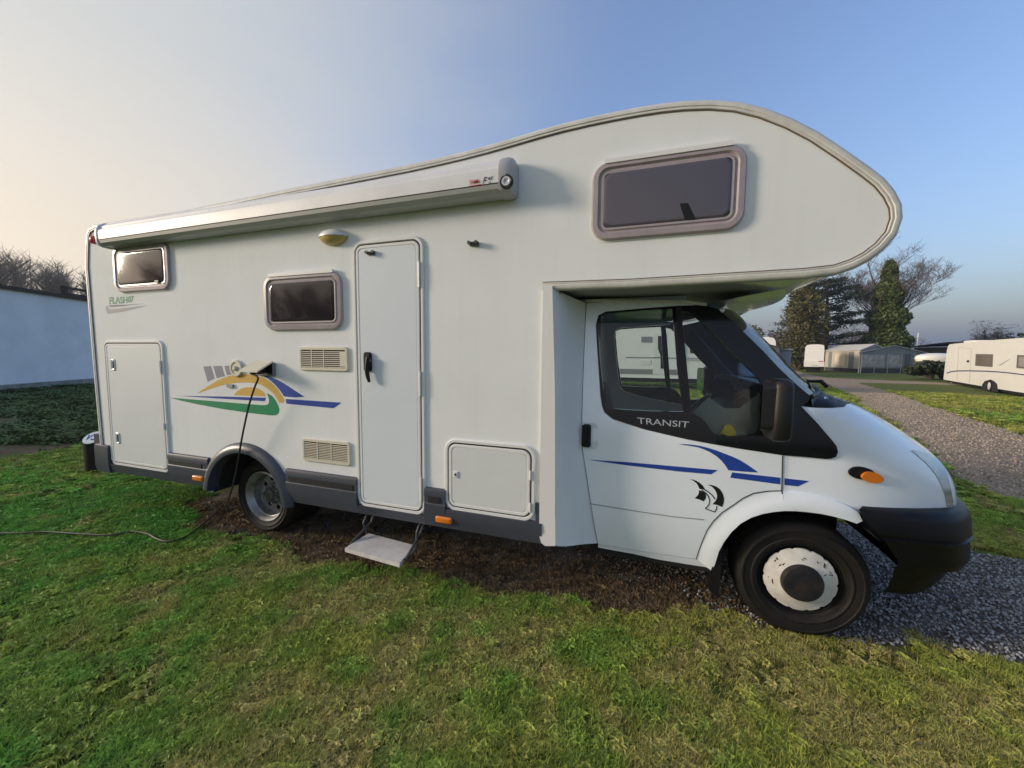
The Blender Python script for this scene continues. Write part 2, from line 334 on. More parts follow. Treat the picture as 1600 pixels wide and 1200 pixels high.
def clump(nb, rad, l0, l1, wd, lean):
    V = []; F_ = []
    for _ in range(nb):
        r = rad*math.sqrt(random.random()); a = random.uniform(0, 6.283); bx, by = r*math.cos(a), r*math.sin(a); d = random.uniform(0, 6.283); ln = random.uniform(l0, l1); th = random.uniform(*lean)
        dx, dy = math.cos(d), math.sin(d); sx, sy = -dy*wd, dx*wd; h1 = ln*.55*math.cos(th*.6); o1 = ln*.55*math.sin(th*.6); h2 = h1+ln*.45*math.cos(th*1.4); o2 = o1+ln*.45*math.sin(th*1.4); k = len(V)
        V += [(bx-sx,by-sy,-.003),(bx+sx,by+sy,-.003),(bx+dx*o1-sx*.75,by+dy*o1-sy*.75,h1),(bx+dx*o1+sx*.75,by+dy*o1+sy*.75,h1),(bx+dx*o2,by+dy*o2,h2)]; F_ += [(k,k+1,k+3,k+2),(k+2,k+3,k+4)]
    return V, F_
GP = [proto('blade_tuft', *clump(40,.045,.012,.038,.0012,(.35,1.3)), GRM) for _ in range(5)]+[proto('long_tuft', *clump(30,.045,.02,.052,.0013,(.3,1.25)), GRM) for _ in range(2)]
def rosette():
    V = []; F_ = []
    for i in range(7):
        a = i*.9+random.random()*.3; l = random.uniform(.025,.045); w_ = l*.3; d = (math.cos(a), math.sin(a)); s = (-d[1]*w_, d[0]*w_); k = len(V)
        V += [(0,0,.008),(d[0]*l*.5+s[0],d[1]*l*.5+s[1],.022),(d[0]*l*.5-s[0],d[1]*l*.5-s[1],.022),(d[0]*l,d[1]*l,.016)]; F_ += [(k,k+2,k+3,k+1)]
    return V, F_
GP += [proto('weed', *rosette(), GRM) for _ in range(2)]
X = []; Yv = []; SCL = []
def ringpts(n, r0, r1, az0, az1, p=1.0):
    u = rng.random(n); r = np.sqrt(r0*r0+(r1*r1-r0*r0)*u**p); a = np.radians(az0+(az1-az0)*rng.random(n)); return r*np.cos(a), r*np.sin(a)
for n, r0, r1, sc in ((80000,.3,3.4,1.0),(85000,3.4,6.5,1.15),(52000,6.5,12,1.7),(46000,12,26,2.9)):
    x, y = ringpts(n, r0, r1, 15, 178 if r0 > 3 else 200); X.append(x); Yv.append(y); SCL.append(np.full(n, sc))
X = np.concatenate(X); Yv = np.concatenate(Yv); SCL = np.concatenate(SCL)
jx, jy = X+(fbm(X, Yv, .25, 4)-.5)*.35, Yv+(fbm(X, Yv, .25, 9)-.5)*.45
pad = mask(PAD, jx, jy); keep = ~(mask(PATH, jx, jy) | mask(BED, jx, jy)) & (~pad | ((rng.random(len(X)) < np.where(Yv < 2.75, .30, .08)) & (X < .8)))
keep &= ~((X > -4.9) & (X < 1.6) & (Yv > 3.0) & (Yv < 4.3)) & (X > -30)
X, Yv, SCL, pad = X[keep], Yv[keep], SCL[keep], pad[keep]
n = len(X); f1 = fbm(X, Yv, .9, 1); f2 = fbm(X, Yv, .35, 5); f3 = fbm(X, Yv, 2.6, 7)
edge = np.clip(1-np.abs(Yv-2.2)/.7, 0, 1)*(X > -4)*(X < 4)
f4 = fbm(X, Yv, .16, 15)
dry_sunlit = np.clip((f2-.55)*3.0+(f4-.5)*2.2+.5*edge+np.clip((X+.1)/1.6, 0, .28)+(f3-.5)*1.3-.30+.12*np.clip(X+.3, 0, 1), 0, 1)*(.30+.70*rng.random(n))  # dry patches; the rise to the right also puts sunlight into the colour
bald = (f1 > .66) & (f4 > .45) & (rng.random(n) < .7)
yg = np.clip((f3-.42)*2.0+np.clip((X+.3)/1.6, 0, .75)+(f4-.5)*1.2, 0, 1)[:,None]  # yellower to the right, partly sunlit grass painted into the blades
grn = (np.array([.105,.32,.040])[None]*(1-yg)+np.array([.35,.38,.075])[None]*yg)*(.50+1.0*rng.random((n,1)))
tan = np.array([.52,.43,.18])[None]*(.45+1.0*rng.random((n,1)))
gc = grn*(1-dry_sunlit[:,None])+tan*dry_sunlit[:,None]; gc[pad] = np.array([.22,.155,.085])*(.6+.6*rng.random((pad.sum(),1)))
var = rng.integers(0, 5, n); var[(f1 < .46) & (rng.random(n) < .35)] = 5; var[(rng.random(n) < .06)] = 6; wd = rng.random(n) < .010*(f3 < .5); var[wd] = 7
gc[wd] = np.array([.10,.16,.06])
rot = np.stack([rng.normal(0,.12,n), rng.normal(0,.12,n), rng.random(n)*6.283], 1)
sc = SCL*(.7+.6*rng.random(n))*(1-.35*dry_sunlit); sc[wd] = .8+.7*rng.random(wd.sum()); k = ~bald
scatter('lawn_grass', GP, np.stack([X, Yv, np.zeros(n)], 1)[k], rot[k], sc[k], var[k], gc[k], 'short patchy green and straw coloured lawn grass', 'grass')
# ---- stones
def stone():
    bm = bmesh.new(); bmesh.ops.create_icosphere(bm, subdivisions=1, radius=1); s = [random.uniform(.6,1.2) for _ in range(3)]; s[2] *= .7
    V = [(v.co.x*s[0]*random.uniform(.8,1.15), v.co.y*s[1]*random.uniform(.8,1.15), v.co.z*s[2]*random.uniform(.8,1.1)) for v in bm.verts]; F_ = [tuple(v.index for v in f.verts) for f in bm.faces]; bm.free(); return V, F_
SP = [proto('stone', *stone(), STM_) for _ in range(6)]
x1 = rng.uniform(-4.4, 7, 90000); y1 = rng.uniform(2.3, 4.75, 90000)
pr = np.clip((x1+.9)/2.0, .12, 1)*np.where(y1 > 3.4, np.where(x1 < 1.6, .3, 1), 1); k = mask(PAD, x1+(fbm(x1,y1,.3,2)-.5)*.2, y1+(fbm(x1,y1,.3,6)-.5)*.2) & (rng.random(len(x1)) < pr); x1, y1 = x1[k], y1[k]; s1 = rng.uniform(.004,.013,len(x1))*np.where(x1 > .3, 1, .7)
x2 = rng.uniform(3.6, 11, 60000); y2 = rng.uniform(-1, 22, 60000); k = mask(PATH, x2, y2); x2, y2 = x2[k], y2[k]; s2 = rng.uniform(.008,.02,len(x2))
g1 = rng.uniform(.08,.46,(len(x1),1))*np.array([[.97,.98,1.02]]); br = ((x1 < .4) & (rng.random(len(x1)) < .75)); g1[br] = rng.uniform(.07,.30,(br.sum(),1))*np.array([[1.3,.95,.65]])
g2 = rng.uniform(.12,.48,(len(x2),1))*np.array([[1.15,.97,.78]])
def sc_st(nm, x, y, s, g, lab):
    n = len(x); scatter(nm, SP, np.stack([x, y, .008+s*.2], 1), rng.random((n,3))*6.28, s, rng.integers(0,6,n), g, lab, 'gravel')
sc_st('pad_stones', x1, y1, s1, g1, 'loose grey gravel on the parking strip under the motorhome'); sc_st('path_stones', x2, y2, s2, g2, 'loose brownish gravel on the path behind the motorhome')
# ---- leafy ground cover in the bed
def leafclump():
    V = []; F_ = []
    for i in range(22):
        a = random.uniform(0, 6.283); r = random.uniform(0,.22); z = random.uniform(.01,.13)*(1-r*2.5); l = random.uniform(.03,.055); x, y = r*math.cos(a), r*math.sin(a); b = random.uniform(0, 6.283); t = random.uniform(-.6,.6); k = len(V)
        dx, dy = math.cos(b)*l, math.sin(b)*l
        V += [(x-dx,y-dy,z-l*t),(x+dy*.6,y-dx*.6,z+.006),(x+dx,y+dy,z+l*t),(x-dy*.6,y+dx*.6,z+.006)]; F_.append((k,k+1,k+2,k+3))
    return V, F_
LP = [proto('leaf_clump', *leafclump(), LFM) for _ in range(4)]
x3 = rng.uniform(-27, -8.5, 60000); y3 = rng.uniform(-6, 14, 60000); k = mask(BED, x3, y3) & (fbm(x3, y3, 1.6, 12)+.5*(fbm(x3, y3, .5, 30)-.5) > .46) & (rng.random(60000) < .75); x3, y3 = x3[k], y3[k]; n = len(x3)
g3 = np.array([[.06,.115,.032]])*(.5+1.1*rng.random((n,1)))+np.array([[.02,.03,.025]])*(fbm(x3,y3,1.1,21)[:,None] > .55)
scatter('ground_cover', LP, np.stack([x3,y3,np.zeros(n)],1), np.stack([rng.normal(0,.2,n),rng.normal(0,.2,n),rng.random(n)*6.28],1), .45+.75*rng.random(n), rng.integers(0,4,n), g3, 'low dark leafy ground cover on the bed before the white wall', 'ground cover')
# ---- far hills
V = []; nh = 90
for i in range(nh):
    a = R_(150-170*i/(nh-1)); h = 55+28*math.sin(i*.33)+14*math.sin(i*.91+1); V += [(2600*math.cos(a), 2600*math.sin(a), -5), (2700*math.cos(a), 2700*math.sin(a), max(20, h)), (3300*math.cos(a), 3300*math.sin(a), -5)]
mesh_obj('hills', V, [(3*i+k, 3*i+k+1, 3*i+k+4, 3*i+k+3) for i in range(nh-1) for k in range(2)], mat('far_land', (.07,.085,.06), .9, col2=(.10,.09,.06), vscale=.01), kind='structure', smooth=True)
# ================================================================== MOTORHOME
YB = 2.355; YC = 2.52; YM = YB+1.165; YF = 2*YM-YB      # body side, cab side, centre line, far side
VAN = thing('motorhome', (-1.7, YM, 0), 'white overcab motorhome with green and yellow swoosh decals parked on gravel', 'motorhome')
def far(y): return 2*YM-y
roof_px = [(135.5,418),(136,385),(137.5,366),(141,358),(150,353),(290,331),(440,300),(600,268),(640,260),(680,251),(720,241.5),(760,231),(800,219.5),(840,207.5),(880,196.5),(920,187),(960,178.5),(1000,171),(1035,165.5),(1070,161.8),(1110,160.3),(1151,163),(1192,172.5),(1234,188.5),(1275,209.5),(1316,236.5),(1357,265.5),(1378,282),(1394,301),(1404,321),(1405.5,341),(1397,366),(1378,388),(1357,404),(1333,416.5),(1304,426),(1254,431.5),(1110,439.5),(986,446.5),(865,450)]
PROF = pxpoly(roof_px, YB)
ZS = .425; ZU = PROF[-1][1]; XR = PROF[0][0]; XP = -.60      # skirt bottom, overcab underside, rear, front post
PROF[-1] = (XP, PROF[-1][1])
# rear wheel arch opening
XRW, ZRW, RT = -3.195, .338, .338
arch = [(XRW+.455*math.cos(R_(a)), ZRW+.03+.44*math.sin(R_(a))) for a in range(180, -1, -12)]
wall_outline = [(XR, PROF[0][1])]+[(XR+.03, ZS)]+[(arch[0][0], ZS)]+arch+[(arch[-1][0], ZS)]+[(XP, ZS)]+PROF[::-1][0:-1]
wall_outline = ccw(wall_outline)
sheet('side_wall', wall_outline, YB, WHITE, VAN, thick=.03, step=.35, smooth=False)
sheet('side_wall', wall_outline, YB, WHITE, VAN, thick=.03, step=.6, smooth=False, mirror=YM)
# roof, nose and underside skin between the walls
mb = MB(); loop = [(XR+.03, ZS)]+PROF+[(XP, ZS)]; n = len(loop)
V = []
for x, z in loop: V += [(x, YB+.029, z), (x, YF-.029, z)]
mb.add(V, [(2*i, 2*i+1, 2*i+3, 2*i+2) for i in range(n-1)])
GEL = mat('gelcoat', (.66,.67,.64), .16, coat=.3)
mb.obj('roof_skin', GEL, VAN, smooth=True)
# edge trim : swept section along the profile (outer edge, 45 mm on the side face, 14 mm proud)
def offset_path(P, d):
    o = []
    for i, p in enumerate(P):
        a, b = P[max(0, i-1)], P[min(len(P)-1, i+1)]; t = nrm(np.array([b[0]-a[0], b[1]-a[1]])); nn = np.array([t[1], -t[0]])   # right of travel = inside
        o.append((p[0]+nn[0]*d, p[1]+nn[1]*d))
    return o
path = [(XR+.03, .62), (XR+.012, 1.4)]+PROF
def sweep_trim(path, prof, name, m, parent, mirror=False):
    V = []; k = len(prof)
    for i, (d, h) in enumerate(prof):
        for x, z in offset_path(path, d): V.append((x, (YB-h) if not mirror else far(YB-h), z))
    n = len(path); F_ = []
    for i in range(k-1):
        for j in range(n-1): F_.append((i*n+j, i*n+j+1, (i+1)*n+j+1, (i+1)*n+j))
    return mesh_obj(name, V, F_, m, parent, smooth=True, angle=50)
tp = [(-.002,-.06),(-.012,-.03),(-.013,-.004),(-.008,.009),(.004,.014),(.018,.014),(.021,.009),(.024,.009),(.028,.012),(.033,.011),(.0345,-.001)]
sweep_trim(path, tp, 'edge_trim', TRIM, VAN); sweep_trim(path, tp, 'edge_trim', TRIM, VAN, mirror=True)
sweep_trim(path, [(.0347,-.001),(.0347,.004),(.040,.004),(.040,-.001)], 'trim_seal', SEAL, VAN)
# corner post and the panel that closes the body down to the cab
post = ccw(pxpoly([(849,446),(863,446.5),(867,600),(867.5,800),(868,853),(852,853),(845.5,848),(842.5,836),(843,789),(847,520)], YB-.02))
sheet('corner_post', post, YB-.022, FRAMEW, VAN, thick=.03)
def yside(x, z):
    y = YC
    if z > 1.12: y += .13*(z-1.12)+.07*(z-1.12)**2
    if z < .75: y += .05*((.75-z)/.4)**2
    if x > 1.0: y += .11*((x-1.0)/.5)**2
    return y
def cs(px, py): return onF(px, py, yside, YC)
def cpoly(pts): return ccw([(q[0], q[2]) for q in (cs(*p) for p in pts)])
Lp = [(863,451),(865,520),(867,650),(867.5,760),(868,800),(867,840),(869,853)]; Rp = [(916,474),(912.5,560),(909.7,650),(911,705),(920,763),(932,838),(935,850)]
mb = MB(); V = []
for (a, b) in zip(Lp, Rp):
    A = onY(*a, YB-.02); B = cs(*b)+np.array([0, .012, 0])
    for k in range(9):
        t = k/8; q = A*(1-t)+B*t; q[1] -= .02*math.sin(math.pi*min(1, t*1.6))*(1-t); V.append(q)
mb.add(V, [(i*9+k, i*9+k+1, i*9+k+10, i*9+k+9) for i in range(len(Lp)-1) for k in range(8)])
mb.obj('cab_side_infill', WHITE, VAN, smooth=True)
V2 = [(x, far(y), z) for x, y, z in V]
MB().add(V2, [tuple(reversed((i*9+k, i*9+k+1, i*9+k+10, i*9+k+9))) for i in range(len(Lp)-1) for k in range(8)]).obj('cab_side_infill', WHITE, VAN, smooth=True)
# ---------------------------------------------------------------- awning cassette
AW = thing  # (alias unused)
xa0, xa1 = onY(158, 362, YB-.11)[0], onY(781, 280, YB-.12)[0]
za = onY(779, 287.5, YB-.13)[2]
sec_top = [(.0,.165),(.03,.172),(.075,.160),(.112,.128),(.118,.105),(.121,.098),(.135,.088),(.139,.060),(.137,.006)]
sec_bot = [(.137,-.001),(.130,-.026),(.10,-.046),(.04,-.052),(.0,-.045)]
def extr(sec, x0, x1, name, m, parent):
    V = [(x, YB-.003-o, za+z) for x in (x0, x1) for o, z in sec]; k = len(sec)
    F_ = [(i, k+i, k+i+1, i+1) for i in range(k-1)]+[tuple(range(k)), tuple(range(2*k-1, k-1, -1))]
    return mesh_obj(name, V, F_, m, parent, smooth=True, angle=25)
aw = extr(sec_top, xa0, xa1, 'awning', ALU, VAN)
AWB = mat('awning_lead_bar', (.42,.43,.42), .4, metal=.3)
extr(sec_bot, xa0, xa1, 'lead_rail', AWB, aw)
mb = MB(); mb.box((xa0, YB-.134, za-.003), (xa1, YB-.10, za+.003)); mb.obj('rail_gap', SEAL, aw)
full = [(.0,.165),(.03,.175),(.08,.168),(.122,.138),(.142,.095),(.146,.05),(.142,-.01),(.132,-.038),(.10,-.054),(.04,-.058),(.0,-.05)]
xe = onY(806, 275, YB-.06)[0]
def endcap(x0, x1, sgn, m):
    V = []; k = len(full); st = [(x0, 1.0), (x0+(x1-x0)*.55, 1.0), (x0+(x1-x0)*.85, .93), (x1, .72)]
    for x, s in st: V += [(x, YB-.003-o*s, za+.055+(z-.055)*s) for o, z in full]
    F_ = [(i*k+j, (i+1)*k+j, (i+1)*k+j+1, i*k+j+1) for i in range(len(st)-1) for j in range(k-1)]+[tuple((len(st)-1)*k+j for j in range(k)), tuple(range(k-1,-1,-1))]
    return mesh_obj('end_cap', V, F_, m, aw, smooth=True, angle=40)
ENDC = mat('awning_end', (.40,.39,.40), .4)
ec = endcap(xa1, xe, 1, ENDC); endcap(xa0, xa0-.035, -1, FRAMEW)
mb = MB(); c = onY(791.5, 284, YB-.14); mb.lathe_y((c[0], YB-.150, c[2]), [(.0,.006),(.012,.004),(.016,-.002),(.026,-.003),(.030,.012)], 20); mb.obj('winch_eye', CHROME, ec, smooth=True)
mb = MB(); mb.lathe_y((c[0], YB-.147, c[2]), [(.031,-.001),(.04,-.001),(.042,.012)], 20); mb.obj('eye_surround', BLACK, ec, smooth=True)
ap = lambda px, py: onY(px, py, YB-.1425)
text_mesh('FIAMMA', 'maker_lettering', [(734,288.6),(750.5,286),(750,279.4),(733.8,281.6)], ap, REDINK, aw, bold=.01)
text_mesh('F', 'type_letter', [(754,287.8),(758.5,287.2),(761.5,276.4),(755.8,277.3)], ap, NAVY, aw, shear=.1, bold=.012)
text_mesh('45', 'type_number', [(761.2,282),(769,280.8),(770.8,275.2),(762.5,276.6)], ap, NAVY, aw, shear=.1, bold=.01)
text_mesh('ti', 'type_suffix', [(763,286.8),(766.6,286.3),(767,282.9),(763.4,283.4)], ap, NAVY, aw, shear=.1, bold=.01)
mb = MB(); q = [ap(*p)-np.array([0,.001,0]) for p in ((732.3,290.8),(752,287.6),(752,288.8),(732.3,292))]; mb.add(q, [(3,2,1,0)]); mb.obj('maker_underline', REDINK, aw)
# ---------------------------------------------------------------- windows in the body
def body_window(corners, m, cw=.03):
    rc = rectpx(*corners, YB); x0,z0,x1,z1 = rc
    fr = ring('window', rc, .095, [(0,0),(0,.014),(.008,.026),(.034,.028),(.044,.016),(.050,.016),(.056,.023),(.068,.022)], YB, PURPLE, VAN)
    ring('pane', (x0+.065,z0+.065,x1-.065,z1-.065), .05, [(0,.012),(0,.021),(.010,.0255),(.02,.0262)], YB, m, fr, cap=True)
    ring('outer_seal', (x0-.006,z0-.006,x1+.006,z1+.006), .10, [(0,0),(0,.006),(.007,.006)], YB, FRAMEW, fr)
    mb = MB(); mb.box((x0+.07, YB-.033, z1-.014), (x1-.07, YB-.006, z1+.010)); mb.obj('top_rail', FRAMEW, fr)
    return fr, rc
w1, r1 = body_window([(179,386),(266,376),(269.5,454),(184,457)], TINT)
w2, r2 = body_window([(413.5,431),(536.4,424),(538,516),(418,516)], TINT)
w3, r3 = body_window([(925,258),(1167,224),(1162,362),(926,376)], TINT2)
def latch(rc, fx, w_, parent):
    x0,z0,x1,z1 = rc; x = x0+(x1-x0)*fx; MB().box((x-w_/2, YB-.034, z0+.062), (x+w_/2, YB-.0255, z0+.085)).obj('catch', BLACK, parent)
latch(r1, .80, .05, w1)
p = [onY(*q, YB-.0275) for q in ((1062,318),(1075,317),(1087,342),(1070,343))]; MB().add(p+[q+np.array([0,.004,0]) for q in p], [(3,2,1,0),(0,1,5,4),(1,2,6,5),(2,3,7,6),(3,0,4,7)]).obj('stay_arm', BLACK, w3)
# ---------------------------------------------------------------- doors and hatches
def hatch(name, corners, r, m=WHITE, hinges=(), gap=.012):
    x0,z0,x1,z1 = rectpx(*corners, YB)
    fr = ring(name, (x0,z0,x1,z1), r, [(0,0),(.0,.010),(.006,.016),(.022,.016),(.026,.006)], YB, FRAMEW, VAN)
    ring('door_gap', (x0+.024,z0+.024,x1-.024,z1-.024), r-.02, [(0,.0065),(.016,.0065)], YB, INK, fr)
    ring('leaf_edge', (x0+.0345,z0+.0345,x1-.0345,z1-.0345), r-.031, [(0,.003),(0,.013),(.004,.017),(.019,.017),(.022,.013)], YB, FRAMEW, fr)
    ring('leaf', (x0+.0555,z0+.0555,x1-.0555,z1-.0555), r-.045, [(0,.0125),(.003,.0145),(.006,.0145)], YB, m, fr, cap=True)
    for fz, h in hinges:
        z = z0+(z1-z0)*fz; mb = MB(); mb.tube([(x1-.030, YB-.022, z-h), (x1-.030, YB-.022, z-h*.35)], .007, 8); mb.tube([(x1-.030, YB-.022, z-h*.33), (x1-.030, YB-.022, z+h*.33)], .0075, 8); mb.tube([(x1-.030, YB-.022, z+h*.35), (x1-.030, YB-.022, z+h)], .007, 8)
        mb.obj('hinge', FRAMEW, fr, smooth=True)
    return fr, (x0,z0,x1,z1)
DOORW = mat('door_white', (.66,.71,.76), .5, spec=.3, var=.04, vscale=2)
HATW = mat('hatch_white', (.66,.69,.70), .55, spec=.3, var=.05, vscale=3)
door, dr = hatch('entry_door', [(551.5,377.5),(661.5,368.5),(668,806),(560.5,789.5)], .085, DOORW, [(.865,.085),(.485,.085),(.10,.085)])
gar, gr = hatch('garage_door', [(163.5,532),(257,531),(267.5,739.5),(177,724.5)], .075, HATW, [(.80,.06),(.36,.03)])
hat, hr = hatch('service_hatch', [(695.6,683.5),(836.5,696.5),(837.5,815),(696.5,796)], .085, HATW, [(.62,.03),(.20,.03)])
for px, py in ((176,570),(183.5,684.5)):
    c = onY(px, py, YB-.02); x, z = c[0], c[2]
    lk = ring('lock', (x-.030, z-.055, x+.030, z+.055), .018, [(0,.012),(0,.020),(.006,.023),(.014,.019)], YB, FRAMEW, gar, cap=True)
    MB().box((x+.002, YB-.0245, z-.034), (x+.014, YB-.018, z+.034)).obj('lever', BLACK, lk)
c = onY(712, 741.5, YB-.02); lk = ring('lock', (c[0]-.018,c[2]-.022,c[0]+.018,c[2]+.022), .006, [(0,.012),(0,.020),(.004,.022)], YB, ALU, hat, cap=True)
MB().lathe_y((c[0]-.002, YB-.024, c[2]), [(0,0),(.008,0),(.009,.004)], 12).obj('keyhole', INK, lk)
# door handle : escutcheon and curved grip
hp = [onY(*q, YB-.045) for q in ((575.5,558),(573.5,572),(573.5,582),(575,590),(577,597))]
h1 = onY(575, 562, YB-.02)
hd = ring('handle', (h1[0]-.032, h1[2]-.085, h1[0]+.030, h1[2]+.055), .02, [(0,.012),(0,.030),(.008,.038),(.02,.038)], YB, BLACK, door, cap=True)
MB().tube(hp, [.016,.017,.016,.014,.010], 8).obj('grip', BLACK, hd, smooth=True)
c = onY(577, 563, YB-.04); MB().lathe_y((c[0], YB-.041, c[2]), [(0,0),(.009,0),(.010,.006)], 14).obj('keyhole', CHROME, hd)
def fitting(px, py, parent, s=1):
    c = onY(px, py, YB-.02); mb = MB(); mb.box((c[0]-.03*s, YB-.024, c[2]-.012*s), (c[0]+.03*s, YB-.002, c[2]+.012*s)); mb.tube([(c[0]-.02*s, YB-.03, c[2]), (c[0]-.02*s, YB-.055*s, c[2])], .012*s, 8); mb.tube([(c[0]+.022*s, YB-.02, c[2]+.006*s), (c[0]+.022*s, YB-.04*s, c[2]+.006*s)], .010*s, 8)
    return mb.obj('door_retainer', mat('retainer', (.06,.06,.06), .5), parent, smooth=True)
fitting(580, 395.5, door); fitting(740, 380.5, VAN)
# porch lamp
c = onY(523, 371, YB); V = []; mb = MB()
def halfegg(c, a, b, d, z0, z1, n=14, k=7):
    V = []
    for i in range(k+1):
        t = z0+(z1-z0)*i/k; s = math.sqrt(max(0, 1-t*t))
        for j in range(n+1): u = math.pi*j/n; V.append((c[0]+a*s*math.cos(math.pi-u), c[1]-d*s*math.sin(u)-.001, c[2]+b*t))
    return V, [(i*(n+1)+j, i*(n+1)+j+1, (i+1)*(n+1)+j+1, (i+1)*(n+1)+j) for i in range(k) for j in range(n)]
lampt = MB().add(*halfegg(c, .125, .055, .085, -.1, 1)).obj('porch_lamp', FRAMEW, VAN, smooth=True)
MB().add(*halfegg(c, .120, .062, .080, -1, -.1)).obj('lens', mat('porch_lens', (.48,.36,.12), .3), lampt, smooth=True)
# ---------------------------------------------------------------- vents with individual louvres
def vent(corners, nsl, panel=False):
    x0,z0,x1,z1 = rectpx(*corners, YB)
    v = ring('vent', (x0,z0,x1,z1), .025, [(0,0),(0,.010),(.005,.016),(.022,.016),(.026,.004)], YB, CREAM, VAN)
    MB().add([(x0+.02,YB-.0025,z0+.02),(x1-.02,YB-.0025,z0+.02),(x1-.02,YB-.0025,z1-.02),(x0+.02,YB-.0025,z1-.02)], [(0,1,2,3)]).obj('vent_back', mat('vent_dark', (.02,.015,.013), .9), v)
    hh = (z1-z0-.052)/nsl
    for i in range(nsl):
        z = z0+.026+hh*i; a, b = x0+.022, x1-.022
        if panel and 0 < i < nsl-1: b = x1-.075
        MB().add([(a,YB-.014,z),(b,YB-.014,z),(b,YB-.014,z+hh*.40),(a,YB-.014,z+hh*.40),(a,YB-.008,z+hh*.50),(b,YB-.008,z+hh*.50)], [(0,1,2,3),(3,2,5,4)]).obj('louvre', CREAM, v)
    for fx in ((.33,.62) if not panel else (.27,.52)): x = x0+(x1-x0)*fx; MB().box((x-.004,YB-.0155,z0+.02),(x+.004,YB-.013,z1-.02)).obj('mullion', CREAM, v)
    if panel: MB().box((x1-.073,YB-.0148,z0+.022+hh),(x1-.022,YB-.003,z1-.026-hh)).obj('blank_panel', CREAM, v)
vent([(469,542.5),(545,541.5),(545.5,580.5),(470,578.5)], 9, True); vent([(474,683.7),(548,691),(549.7,727.5),(475,719.5)], 10)
# water filler, socket with raised flap, small tap cover
c = onY(371, 575.5, YB); wf = MB().lathe_y((c[0], YB, c[2]), [(.072,0),(.072,-.014),(.066,-.02),(.052,-.02),(.050,-.014),(.022,-.014)], 28).obj('water_filler', CREAM, VAN, smooth=True)
MB().lathe_y((c[0], YB, c[2]), [(.021,-.012),(.021,-.03),(.014,-.036),(0,-.036)], 16).obj('cap_knob', CREAM, wf, smooth=True)
c = onY(361, 603, YB); MB().box((c[0]-.035,YB-.014,c[2]-.014),(c[0]+.035,YB-.001,c[2]+.014)).obj('tap_cover', mat('grey_plastic', (.25,.26,.27), .5), VAN)
sx0, sz0, sx1, sz1 = rectpx((404,566),(431,566),(431,587),(404,587), YB)
sk = ring('power_inlet', (sx0,sz0,sx1,sz1), .012, [(0,0),(0,.022),(.008,.026),(.012,.022),(.014,.004)], YB, mat('inlet_grey', (.20,.20,.22), .5), VAN)
MB().add([(sx0+.012,YB-.005,sz0+.012),(sx1-.012,YB-.005,sz0+.012),(sx1-.012,YB-.005,sz1-.012),(sx0+.012,YB-.005,sz1-.012)], [(0,1,2,3)]).obj('inlet_well', INK, sk)
A = np.array([[sx0-.005,YB-.026,sz1],[sx1+.005,YB-.026,sz1],[sx1+.005,YB-.165,sz1-.075],[sx0-.005,YB-.165,sz1-.075]]); MB().add(list(A)+list(A+[0,0,.012]), [(3,2,1,0),(4,5,6,7),(0,1,5,4),(1,2,6,5),(2,3,7,6),(3,0,4,7)]).obj('flap', CREAM, sk)
pxs = (sx0+sx1)/2-.01; pz = (sz0+sz1)/2
MB().tube([(pxs,YB-.004,pz),(pxs-.01,YB-.08,pz-.012),(pxs-.03,YB-.115,pz-.03)], [.03,.028,.018], 10).obj('plug', BLACK, sk, smooth=True)
# ---------------------------------------------------------------- decals on the body
def decal(name, pts, m, off=.0012):
    return sheet(name, ccw(pxpoly(pts, YB)), YB, m, VAN, thick=.0008, off=off, smooth=False)
S = lambda pts: scl(pts, .19375, 250, 540)
for k, pts in enumerate(([(350,168),(410,165),(440,265),(385,292)], [(430,165),(498,163),(522,245),(458,262)], [(520,163),(585,160),(600,230),(540,238)])): decal('grey_square_decal', S(pts), LGREY)
decal('yellow_arc_decal', S([(298,388),(340,357),(380,332),(420,307),(460,284),(510,260),(560,243),(610,233),(660,230),(710,231),(760,238),(808,250),(850,268),(888,292),(920,320),(948,350),(970,380),(1005,440),(995,462),(962,462),(920,390),(888,362),(850,335),(816,317),(780,305),(735,299),(690,297),(645,298),(600,302),(550,309),(500,319),(400,350)]), YELL)
decal('blue_wing_decal', S([(800,230),(850,238),(900,255),(950,277),(1000,305),(1050,337),(1100,370),(1165,412),(1090,418),(1000,410),(985,385),(960,350),(932,318),(900,288),(855,255)]), BLUE)
decal('blue_bar_decal', S([(1015,430),(1465,460),(1400,505),(1020,468)]), BLUE)
decal('half_sun_decal', S([(597,400),(606,385),(620,370),(643,353),(670,342),(700,336),(730,335),(760,338),(790,345),(818,360),(840,380),(852,408)]), YELL)
decal('blue_sliver_decal', S([(150,405),(500,410),(855,420),(845,448),(700,440),(450,425)]), BLUE)
decal('green_swoosh_decal', S([(80,420),(400,445),(700,470),(820,480),(850,480),(870,474),(879,460),(880,440),(875,415),(862,385),(900,402),(922,427),(940,455),(953,482),(962,510),(962,530),(955,545),(945,556),(930,562),(890,562),(700,540),(500,510),(290,470),(180,446)]), GREEN)
S3 = lambda pts: scl(pts, .06875, 140, 440)
decal('navy_sliver_decal', S3([(440,540),(1100,512),(1240,500),(700,560),(560,572),(470,575)]), NAVY)
decal('grey_sliver_decal', S3([(375,560),(410,545),(430,600),(450,625),(560,625),(900,585),(1330,540),(1000,625),(700,690),(420,730),(385,690),(368,630)]), LGREY)
bp = lambda px, py: onY(px, py, YB)
text_mesh('FLASH', 'model_lettering', [(171,475.5),(199.5,473.6),(199,463),(171,464.2)], bp, GREEN, VAN, bold=.028)
text_mesh('07', 'model_number', [(200.3,473),(208.8,472.2),(208.8,462),(200.3,462.8)], bp, GREEN, VAN, bold=.028)
